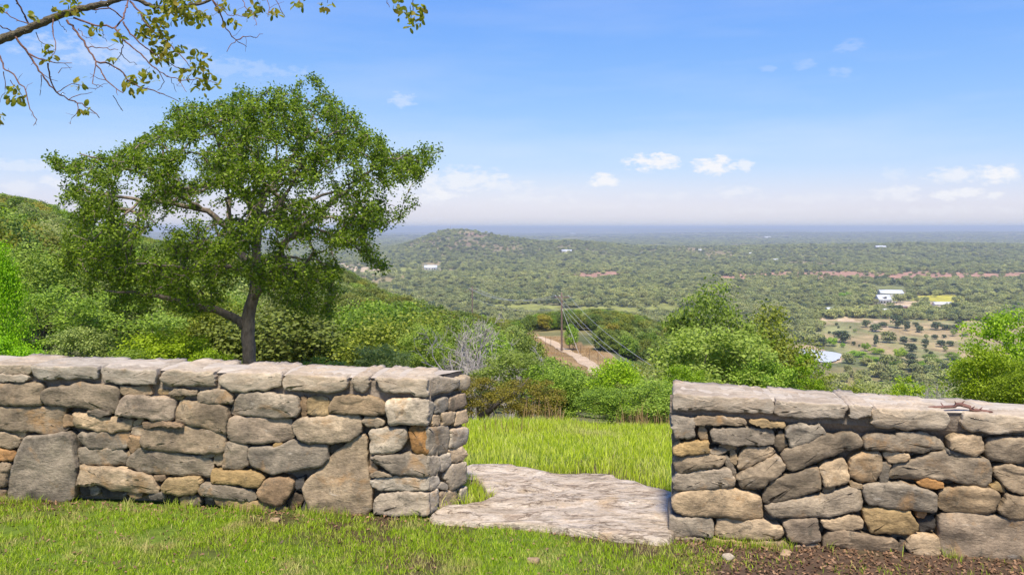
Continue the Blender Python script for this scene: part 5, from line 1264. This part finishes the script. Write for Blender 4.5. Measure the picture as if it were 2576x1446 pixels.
LIME = [(1200,1200,240,200),(200,1000,200,150),(1650,1240,300,130),(700,1070,150,140),(360,1020,90,80),(1150,1340,260,130),(560,1150,300,100),(850,1120,250,110),(1950,1200,260,120),(1500,1330,250,130),(760,1260,320,140),(1780,1330,300,150)]
RL = {q: nth(i) for i, q in enumerate(sorted(LIME))}
for i, (px, py, w, h) in enumerate(LIME):
    vx, vy = ZE(px, py); g = ground_at(vx, vy, 250); s = .17355 / F * g.y
    lb = 'bright yellow-green tree at the foot of the tan pasture, %s from left' % RL[(px, py, w, h)]
    put_tree(MID[6 if i % 3 < 2 else 3], g.x, g.y, g.z, w * s, h * s, random.uniform(0, 6), lb, 'tree', 'trees at the foot of the pasture', 'valley_tree')

KEEP_CLEAR = [(2203,722,2275,764), (2340,750,2400,772), (2250,762,2290,775), (1062,664,1104,682), (2072,770,2100,784), (2058,878,2126,950)]
def valley():
    rng = np.random.default_rng(29); rows = []
    def band(n, d0, d1, w0, w1, ratio, umax=.74):
        D = np.sqrt(rng.uniform(d0 ** 2, d1 ** 2, n)); u = rng.uniform(-umax, umax, n); x = u * D
        z = terrain(x, D); _, dens = cover(x, D); k = rng.random(n) < dens * .8
        W = rng.uniform(w0, w1, n); H = W * rng.uniform(*ratio, n); vx, vy = to_v(x, D, z); top = HY + F * (EYE - z - H) / D
        for a, b, c, d in KEEP_CLEAR:
            k &= ~((vx > a - 5) & (vx < c + 5) & (vy > b) & (top < d) & (vy < d + 9))
        r = rng.random(n); kid = np.where(r < .36, 0, np.where(r < .66, 1, np.where(r < .9, 2, 3)))
        rot = rng.uniform(0, 6.283, n)
        rows.append(np.column_stack([x, D, z - .3, W, H, rot, kid])[k])
    band(9000, 330, 700, 4.5, 9, (.75, 1.1)); band(34000, 640, 1500, 4, 11.5, (.62, .95)); band(60000, 1500, 3000, 5, 13, (.5, .85)); band(60000, 2900, 5200, 9, 19, (.38, .6)); band(40000, 5200, 10500, 18, 36, (.25, .4))
    return np.vstack(rows)
VL = valley()
size = VL[:, 4] / VL[:, 1]; near = np.argsort(-size)
for i in near[:230]:
    x, y, z, W, H, rot, k = VL[i]; k = int(k); lb = ['grey-green oak in the woods on the valley floor', 'mid-green oak in the woods on the valley floor', 'rounded oak in the woods on the valley floor', 'dark juniper in the woods on the valley floor'][k]
    put_tree(FARK[k], x, y, z, W, H, rot, lb, 'tree' if k < 3 else 'juniper', lb, 'valley_tree' if k < 3 else 'juniper')
scatter('valley_woodland', [crown_of(f[0]) for f in FARK], VL[near[230:]], 'unbroken oak and juniper woods spreading over the valley to the far ridges', 'woodland')

# ------------------------------------------------------------------ power line
def pole(D, cx, top_vy, label, cross_yaw, h=None):
    x = (cx - CX) / F * D; g = tz(x, D); zt = EYE - (top_vy - HY) / F * D; H = h or zt - g
    o = tag(empty('utility_pole', (x, D, g)), label, 'utility pole', 'wooden poles of the power line')
    V, Fc = tubes([(np.array([[0, 0, -1], [0, 0, H * .5], [0, 0, H]]), [.19, .16, .13])], 10); link('post', npmesh('post', V, Fc, True), M['pole'], o)
    d = np.array([math.cos(cross_yaw), math.sin(cross_yaw), 0]); zc = H - .75
    bm = bmesh.new(); bmesh.ops.create_cube(bm, size=1)
    for v in bm.verts:
        l = v.co.copy(); q = d * l.x * 2.5 + np.array([-d[1], d[0], 0]) * (l.y * .13 + .2); v.co = Vector((q[0], q[1], zc + l.z * .17))
    me = bpy.data.meshes.new('crossarm'); bm.to_mesh(me); bm.free(); link('crossarm', me, M['pole'], o)
    tips = []
    for k in (-1.15, -.45, 1.15):
        b = d * k + np.array([-d[1], d[0], 0]) * .2; V, Fc = tubes([(np.array([[b[0], b[1], zc + .05], [b[0], b[1], zc + .2], [b[0], b[1], zc + .33]]), [.03, .075, .05])], 8)
        link('insulator', npmesh('insulator', V, Fc, True), M['white'], o); tips.append(np.array([x + b[0], D + b[1], g + zc + .34]))
    for s in (-1, 1):
        a = d * s * .9; V, Fc = tubes([(np.array([[a[0] - d[1] * .14, a[1] + d[0] * .14, zc - .03], [-d[1] * .14, d[0] * .14, zc - .8]]), [.03, .03])], 5); link('brace', npmesh('brace', V, Fc), M['pole'], o)
    low = np.array([x, D - .15, g + H - 2.6])
    return o, tips, low, np.array([x, D, g]), H
po1, t1, l1, b1, H1 = pole(136, 1412.5, 737, 'nearer wooden utility pole rising beside the dirt path', -.25)
po2, t2, l2, b2, H2 = pole(205, 1187.5, 721, 'farther wooden utility pole behind the spur woods', -.5)
po3, t3, l3, b3, H3 = pole(52, 1730, 985, 'utility pole hidden in trees behind the right wall', -.1)
def wire(a, b, sag, name, label, r=.022, group=None):
    t = np.linspace(0, 1, 28)[:, None]; p = a * (1 - t) + b * t; p[:, 2] -= sag * 4 * t[:, 0] * (1 - t[:, 0]); org = p[0].copy()
    V, Fc = tubes([(p - org, np.full(28, r))], 5); return tag(link(name, npmesh(name, V, Fc, True), M['wire'], None, org), label, 'wire', group)
for k in range(3):
    wire(t1[k], t2[k], 1.9, 'power_wire', '%s power wire sagging between the two wooden poles' % ('left', 'middle', 'right')[k], .026, 'wires between the two poles')
    wire(t1[k], t3[k], 1.1, 'power_wire', '%s power wire running from the nearer pole down towards the right wall' % ('left', 'middle', 'right')[k], .016, 'wires running down to the right')
wire(l1, l2, 1.6, 'cable', 'lower thin cable between the two wooden poles', .022)
wire(l1, l3, .9, 'cable', 'lowest cable running from nearer pole down to the right', .012)
ga = ground_at(1452, 872, 110)
wire(b1 + np.array([.1, -.1, H1 - .9]), np.array(ga), 0, 'guy_wire', 'steep guy wire bracing the nearer pole', .02)
gb = ground_at(1456, 890, 90)
wire(b1 + np.array([.1, -.1, H1 - 2.8]), np.array(gb), 0, 'guy_wire', 'lower guy wire of the nearer pole ending by the path', .02)
# small tree by the pole and posts of the wire fence along the path
put_tree(MID[3], *ground_at(1436, 880, 100), 3.2, 4.6, .5, 'small light green tree beside the nearer pole', 'tree', None, 'small_tree')
post_me = None
prev = None
for i, (px, py) in enumerate(((1372,868),(1385,872),(1440,886),(1460,893),(1482,907),(1504,921))):
    g = ground_at(px, py, 60)
    if post_me is None:
        V, Fc = tubes([(np.array([[0, 0, -.2], [0, 0, .8], [0, 0, 1.6]]), [.03, .028, .026])], 6); post_me = npmesh('fence_post', V, Fc, True); post_me.materials.append(M['darkbark'])
    tag(link('fence_post', post_me, None, None, (g.x, g.y, g.z)), 'thin post of the wire fence along the dirt path, %s from left' % ORD[i], 'fence post', 'posts along the dirt path')

# ------------------------------------------------------------------ farm buildings in the valley
def box(name, a, b, mat, parent):
    """box between corners a and b in the building's own space"""
    V = [(x, y, z) for x in (a[0], b[0]) for y in (a[1], b[1]) for z in (a[2], b[2])]
    Fq = np.array([[0, 1, 3, 2], [4, 6, 7, 5], [0, 4, 5, 1], [2, 3, 7, 6], [0, 2, 6, 4], [1, 5, 7, 3]])
    return link(name, npmesh(name, V, Fq), M[mat], parent)
def gable(name, L, Wd, z0, z1, mat, parent, over=.5, th=.18):
    """two-sided roof along x"""
    l = L / 2 + over; w = Wd / 2 + over; dz = (z1 - z0) * over / (Wd / 2)
    V = []; 
    for x in (-l, l): V += [(x, -w, z0 - dz), (x, 0, z1), (x, w, z0 - dz), (x, -w, z0 - dz - th), (x, 0, z1 - th), (x, w, z0 - dz - th)]
    Fq = np.array([[0, 6, 7, 1], [1, 7, 8, 2], [3, 4, 10, 9], [4, 5, 11, 10], [0, 3, 9, 6], [2, 8, 11, 5], [0, 1, 4, 3], [1, 2, 5, 4], [6, 9, 10, 7], [7, 10, 11, 8]])
    return link(name, npmesh(name, V, Fq), M[mat], parent)
def house_walls(L, Wd, h, hr, mat, parent):
    V = []
    for x in (-L / 2, L / 2): V += [(x, -Wd / 2, -.6), (x, Wd / 2, -.6), (x, Wd / 2, h), (x, 0, hr), (x, -Wd / 2, h)]
    fs = [np.array([[0, 1, 2, 3, 4], [9, 8, 7, 6, 5]]), np.array([[0, 4, 9, 5], [1, 6, 7, 2]])]
    return link('wall', npmesh('wall', V, fs), M[mat], parent)
def building(vx, vy, L, Wd, h, hr, yaw, label, roof='metalroof', wall='white', name='house', cat='house', openings=(), extra=None):
    g = ground_at(vx, vy, 330); o = tag(empty(name, g), label, cat); o.rotation_euler.z = yaw
    house_walls(L, Wd, h, hr - .2, wall, o); gable('roof', L, Wd, h, hr, roof, o)
    for nm, a, b in openings:
        w = box(nm, a, b, 'dark', o)
    if extra: extra(o)
    return o
def far_win(y, xs, z0, z1, w): return [('window', (x - w / 2, y - .08, z0), (x + w / 2, y + .05, z1)) for x in xs]
building(2239, 746, 24, 13, 4.4, 7.6, -.12, 'long white barn with pale metal roof behind the farmhouse', name='barn', cat='barn', openings=[('door', (1.2, -6.6, -.4), (5.2, -6.4, 3.4)), ('window', (-9, -6.58, 1), (-7.6, -6.42, 2.4)), ('door', (-12.08, -2, -.4), (-11.9, 1, 2.8))])  # front door is a near-black panel painting the shade of the barn opening
def farmhouse(o):
    box('dormer', (-1.9, -4.6, 4.6), (1.9, -1.5, 6.5), 'white', o); r = gable('dormer_roof', 3.6, 4.2, 6.5, 7.4, 'metalroof', o, .25); r.location = (0, -3.0, 0); r.rotation_euler.z = math.radians(90); box('window', (-1.2, -4.72, 4.9), (1.2, -4.58, 6.2), 'dark', o)
    box('porch_roof', (-6.6, -7.2, 3.0), (6.6, -4.9, 3.2), 'metalroof', o)
    for x in (-6.2, -3.1, 0, 3.1, 6.2): box('porch_post', (x - .16, -7.0, -.5), (x + .16, -6.7, 3.0), 'white', o)
    box('porch_floor', (-6.6, -7.2, -.6), (6.6, -5.05, .1), 'white', o)
building(2220, 763, 12.8, 10, 4.4, 8.6, .05, 'white two-storey farmhouse with metal roof, dormer and dark porch', openings=far_win(-5, (-4.6, -1.6, 1.6, 4.6), .2, 2.6, 1.7), extra=farmhouse)
def shed_posts(o):
    for x in (-8.2, -5, -1.6, 1.6, 5, 8.2): box('post', (x - .15, -3.4, -.5), (x + .15, -3.1, 2.6), 'white', o)
building(2370, 771, 17.5, 6, 2.6, 4.4, .02, 'low open-sided shed with pale grey metal roof right of the farmyard', roof='greyroof', name='shed', cat='shed', openings=[('opening', (-2, -3.08, -.3), (7.6, -2.95, 2.2))], extra=shed_posts)  # dark panel on a closed wall paints the shade of the open front
building(1083, 678, 22, 14, 3.6, 7.6, .1, 'ranch house with bright white hipped roof in the valley clearing', openings=far_win(-7, (-7, -2, 3, 7), .5, 2.4, 1.8))
building(2086, 783, 6.5, 5, 2.2, 3.6, .3, 'small white cabin among trees left of the farmhouse')
building(2232, 784, 9, 5, 2.0, 2.9, 0, 'low pale shed roof in the trees below the farmhouse', name='shed', cat='shed')
g = ground_at(2269, 777, 330); o = tag(empty('container', g), 'dark brown steel container in the farmyard', 'container'); box('body', (-4.3, -1.3, -.1), (4.3, 1.3, 2.6), 'rust', o); box('lid', (-4.4, -1.4, 2.6), (4.4, 1.4, 2.75), 'greyroof', o)
def truck(vx, vy):
    g = ground_at(vx, vy, 330); o = tag(empty('pickup_truck', g), 'dark pickup truck parked right of the white farmhouse', 'truck'); box('body', (-2.6, -1, .5), (2.6, 1, 1.2), 'dark', o); box('cab', (-.9, -.95, 1.2), (1.1, .95, 1.95), 'dark', o); box('window', (-.7, -.98, 1.3), (.9, -.955, 1.8), 'metalroof', o)
    for x in (-1.6, 1.6):
        for y in (-.95, .95):
            V, Fc = tubes([(np.array([[x, y - .12, .4], [x, y + .12, .4]]), [.4, .4])], 10); link('wheel', npmesh('wheel', V, Fc), M['dark'], o)
truck(2250, 763)
for vx, vy, L, lb in ((1425, 635, 24, 'pale house on the low saddle right of the isolated hill'), (1884, 641, 20, 'far white building amid woods above the reddish strip'), (1948, 656, 15, 'small white shed in far woods, left of centre-right'), (1762, 632, 20, 'tiny pale roof in distant woods above the right treetop'),
                      (1930, 599, 45, 'distant white roofs below the horizon, right of centre'), (1440, 590, 60, 'distant pale buildings right of isolated hill near the horizon'), (2590, 612, 34, 'distant pale building at far right below the horizon'), (1200, 655, 16, 'tiny white hut on the foot of isolated hill'), (2214, 625, 26, 'distant pale roofs on the right below the far ridge')):
    building(vx, vy, L, L * .5, L * .16, L * .28, random.uniform(-.3, .3), lb, openings=far_win(-L * .25, (-L * .25, L * .2), L * .03, L * .1, L * .08))
V, Fc = tubes([(np.array([[0, 0, 0], [0, 0, 12], [0, 0, 22]]), [.45, .35, .25])], 6)
tag(link('radio_mast', npmesh('radio_mast', V, Fc), M['greybark'], None, (P(1133, 588, 2300).x, 2300, tz(P(1133, 588, 2300).x, 2300))), 'thin mast on top of the isolated hill', 'mast')

# ------------------------------------------------------------------ grass
def grass_mat(name, a, b, dry, sc, lo, hi, trans=.35):
    m, N, L = new_mat(name); g = N.new('ShaderNodeNewGeometry'); r = ramp(N, [(0, a), (.8, b), (1, dry)]); L.new(g.outputs['Random Per Island'], r.inputs['Fac'])
    n = N.new('ShaderNodeTexNoise'); n.inputs['Scale'].default_value = sc; n.inputs['Detail'].default_value = 6; n.inputs['Roughness'].default_value = .65; L.new(g.outputs['Position'], n.inputs['Vector'])
    q = ramp(N, [(lo, (0, 0, 0)), (hi, (.85, .85, .85))]); L.new(n.outputs['Fac'], q.inputs['Fac']); col = mixc(N, L, q.outputs['Color'], r.outputs['Color'], dry)
    pb = N.new('ShaderNodeBsdfPrincipled'); L.new(col, pb.inputs['Base Color']); pb.inputs['Roughness'].default_value = .5; pb.inputs['Specular IOR Level'].default_value = .3
    tr = N.new('ShaderNodeBsdfTranslucent'); L.new(col, tr.inputs['Color']); mx = N.new('ShaderNodeMixShader'); mx.inputs[0].default_value = trans; L.new(pb.outputs[0], mx.inputs[1]); L.new(tr.outputs[0], mx.inputs[2])
    o = N.new('ShaderNodeOutputMaterial'); L.new(mx.outputs[0], o.inputs['Surface']); return m
M['lawn'] = grass_mat('lawn_grass', (.19, .33, .008), (.40, .53, .022), (.54, .45, .19), 3.4, .52, .67)
M['meadow'] = grass_mat('meadow_grass', (.33, .45, .012), (.56, .66, .05), (.64, .60, .24), 1.6, .52, .72)
M['straw'] = grass_mat('dry_grass', (.26, .15, .06), (.42, .27, .13), (.5, .36, .2), 3, .8, .9, .25)
def blades(X, Y, h, w, rng, lean=.5, z0=None):
    n = len(X); Z = terrain(X, Y) if z0 is None else z0; a = rng.uniform(0, 6.283, n); b = rng.uniform(0, 6.283, n); ln = h * rng.uniform(.1, 1, n) * lean
    s = np.column_stack([np.cos(a), np.sin(a), 0 * a]) * (w * .5)[:, None]; d = np.column_stack([np.cos(b) * ln, np.sin(b) * ln, 0 * b])
    B = np.column_stack([X, Y, Z - .005]); mid = B + d * .3 + np.column_stack([0 * a, 0 * a, h * .55]); tip = B + d + np.column_stack([0 * a, 0 * a, h * rng.uniform(.75, 1, n)])
    V = np.stack([B - s, B + s, mid + s * .75, mid - s * .75, tip], 1).reshape(-1, 3); k = np.arange(n)[:, None] * 5
    return V, [k + np.array([[0, 1, 2, 3]]), k + np.array([[3, 2, 4]])]
def wall_y(x): return np.where(x < .2, 4.672 - .1133 * (x + .5), 4.362 - .1618 * (x - .859))
def on_slab(x, y, grow=0.0): return in_poly(x + .05 * (fbm(x * 9, y * 9, 93, 2) - .5), y - .03 + .09 * (fbm(x * 7, y * 7, 94, 2) - .5), SLAB_POLY)
def lawn():
    rng = np.random.default_rng(31); n = 300000
    X = rng.uniform(-3.9, 3.4, n); Y = rng.uniform(3.0, 5.15, n); wy = wall_y(X)
    k = Y < wy + .02 + .0 * X; g = fbm(X * 2.6, Y * 3.4, 81, 4); g2 = fbm(X * 8, Y * 10, 83, 3)
    dw = wy - Y                                                              # distance in front of the wall
    p = sstep(.2, .38, g) * (.35 + .9 * sstep(.3, .5, g2)) + .06
    p = p * (.14 + .86 * sstep(.04, .32, dw + .25 * (g2 - .5)))
    mul = sstep(.72, 1.2, X - .62 * (Y - 3.9)) * sstep(.62, .45, dw + .25 * (g - .5)); p = p * (1 - .93 * mul)
    k &= rng.random(n) < p; k &= ~on_slab(X, Y); X, Y = X[k], Y[k]; dw = dw[k]
    h = rng.uniform(.014, .042, len(X)) * (.7 + .7 * fbm(X * 4, Y * 4, 85, 2)); big = rng.random(len(X)) < .012; h[big] *= 1.9
    V, Fc = blades(X, Y, h, rng.uniform(.0022, .0042, len(X)), rng, .8); tag(link('lawn_grass', npmesh('lawn_grass', V, Fc), M['lawn']), 'short patchy green lawn in front of the stone walls', 'grass', kind='stuff')
    # tufts against the foot of the walls
    X = rng.uniform(-3.8, 3.3, 5200); Y = wall_y(X) - rng.uniform(.0, .10, 5200); k = (fbm(X * 5, Y * 0, 87, 3) > .5) & ~((X > -.55) & (X < .86)); X, Y = X[k], Y[k]
    V, Fc = blades(X, Y, rng.uniform(.03, .085, len(X)), rng.uniform(.002, .0035, len(X)), rng, .7); tag(link('wall_foot_grass', npmesh('wall_foot_grass', V, Fc), M['lawn']), 'straggling grass tufts along the foot of the walls', 'grass', kind='stuff')
    n = 190000; X = rng.uniform(-4.5, 4.5, n); Y = rng.uniform(4.4, 8.3, n); k = ((Y > wall_y(X) + .36) | ((X > -.5) & (X < .86) & (Y > wall_y(X) + .05))) & ~(on_slab(X, Y) & (rng.random(n) > .002)); k &= (Y < 8.0 + .25 * (fbm(X * 2, Y * 0, 88, 2) - .5)); k &= (np.abs(X) < 1.9) | (rng.random(n) < .4); X, Y = X[k], Y[k]
    h = rng.uniform(.025, .085, len(X)) * (.5 + 1.0 * fbm(X * 2.4, Y * 2.4, 89, 3)); h[rng.random(len(X)) < .02] *= 1.8; V, Fc = blades(X, Y, h, rng.uniform(.003, .006, len(X)), rng, .6); tag(link('meadow_grass', npmesh('meadow_grass', V, Fc), M['meadow']), 'taller sunlit yellow-green grass beyond the gap', 'grass', kind='stuff')
    n = 7000; X = rng.uniform(-4.5, 4.5, n); Y = rng.uniform(6.9, 8.4, n); k = fbm(X * 3.1, Y * 1.6, 90, 3) > .53; X, Y = X[k], Y[k]
    V, Fc = blades(X, Y, rng.uniform(.06, .27, len(X)) * (.6 + .8 * fbm(X * 3, Y * 3, 92, 2)), rng.uniform(.003, .006, len(X)), rng, .6); tag(link('dry_grass', npmesh('dry_grass', V, Fc), M['straw']), 'dry tan grass stalks along the edge of the meadow', 'grass', kind='stuff')
    t = rng.random(500) * (len(PATH_XY) - 2) + 1; pi = t.astype(int); A_ = np.array(PATH_XY); Q = A_[pi] + (A_[np.minimum(pi + 1, len(A_) - 1)] - A_[pi]) * (t - pi)[:, None] + rng.choice([-1, 1], 500)[:, None] * np.array([[1, .1]]) * rng.uniform(1.3, 5, 500)[:, None]; reps = 14; QX = np.repeat(Q[:, 0], reps) + rng.normal(size=500 * reps) * .6; QY = np.repeat(Q[:, 1], reps) + rng.normal(size=500 * reps) * .8
    V, Fc = blades(QX, QY, rng.uniform(.08, .28, len(QX)), rng.uniform(.03, .07, len(QX)), rng, .5); tag(link('hillside_dry_grass', npmesh('hillside_dry_grass', V, Fc), M['straw']), 'tan dry grass beside the hillside dirt path', 'grass', kind='stuff')
lawn()
def litter():
    rng = np.random.default_rng(37); n = 30000; X = rng.uniform(-3.6, 3.2, n); Y = rng.uniform(3.2, 5.1, n); dw = wall_y(X) - Y
    mul = sstep(.6, 1.1, X - .62 * (Y - 3.9)) * sstep(.7, .45, dw); k = (dw > -.02) & (rng.random(n) < mul * .95 + .12 + .5 * sstep(.2, .03, dw)) & ~on_slab(X, Y); X, Y = X[k], Y[k]
    C = np.column_stack([X, Y, terrain(X, Y) + rng.uniform(.002, .012, len(X))]); Nn = unit(rng.normal(size=(len(X), 3)) * .45 + np.array([0, 0, 1.]))
    V, Q = leaf_quads(C, Nn, .024, .012, rng); m = leaf_mat('leaf_litter', (.06, .03, .02), (.24, .14, .08), None, .1)
    tag(link('leaf_litter', npmesh('leaf_litter', V, Q), m), 'brown dead leaves and bark scattered on bare soil by the wall', 'leaf litter', kind='stuff')
litter()
# loose rocks on the lawn
def rock(px, py, s, ck, label, sq=.6):
    vx, vy = px, py; D = EYE * F / (vy - HY); x = (vx - CX) / F * D; rng = np.random.default_rng(int(px)); iv, it = ico(3)
    v = iv * (1 + .5 * (n3((iv[:, 0], iv[:, 1], iv[:, 2]), 1.7, int(px) % 50)))[:, None] * np.array([s, s * .8, s * sq]); o = link('loose_rock', npmesh('loose_rock', v, it, True), M['stone'], None, (x, D, tz(x, D) + s * sq * .35)); b = PAL[ck]; o.color = (*b, 1); tag(o, label, 'rock')
rock(1340, 1414, .032, 'b', 'small brown rock lying in the front lawn', .5); rock(1832, 1402, .03, 'w', 'small pale rock on lawn before the right wall', .7); rock(1975, 1392, .03, 'b', 'brown rock at the foot of the right wall', .5); rock(690, 1310, .03, 'b', 'small dark rock beside the left wall foot', .5)

# ------------------------------------------------------------------ air over the valley
def haze():
    z0, z1, R = -140.0, 24.0, 60000.0
    V = [(x, y, z) for x in (-R, R) for y in (-R, R) for z in (z0, z1)]
    me = npmesh('haze', V, np.array([[0, 1, 3, 2], [4, 6, 7, 5], [0, 4, 5, 1], [2, 3, 7, 6], [0, 2, 6, 4], [1, 5, 7, 3]]))
    m, N, L = new_mat('haze'); v = N.new('ShaderNodeVolumePrincipled'); v.inputs['Color'].default_value = (.86, .92, .96, 1); v.inputs['Density'].default_value = HAZE; v.inputs['Anisotropy'].default_value = .25
    o = N.new('ShaderNodeOutputMaterial'); L.new(v.outputs[0], o.inputs['Volume']); tag(link('haze', me, m), 'thin blue haze over the valley', 'haze', kind='stuff')
HAZE = 1.75e-4
haze()
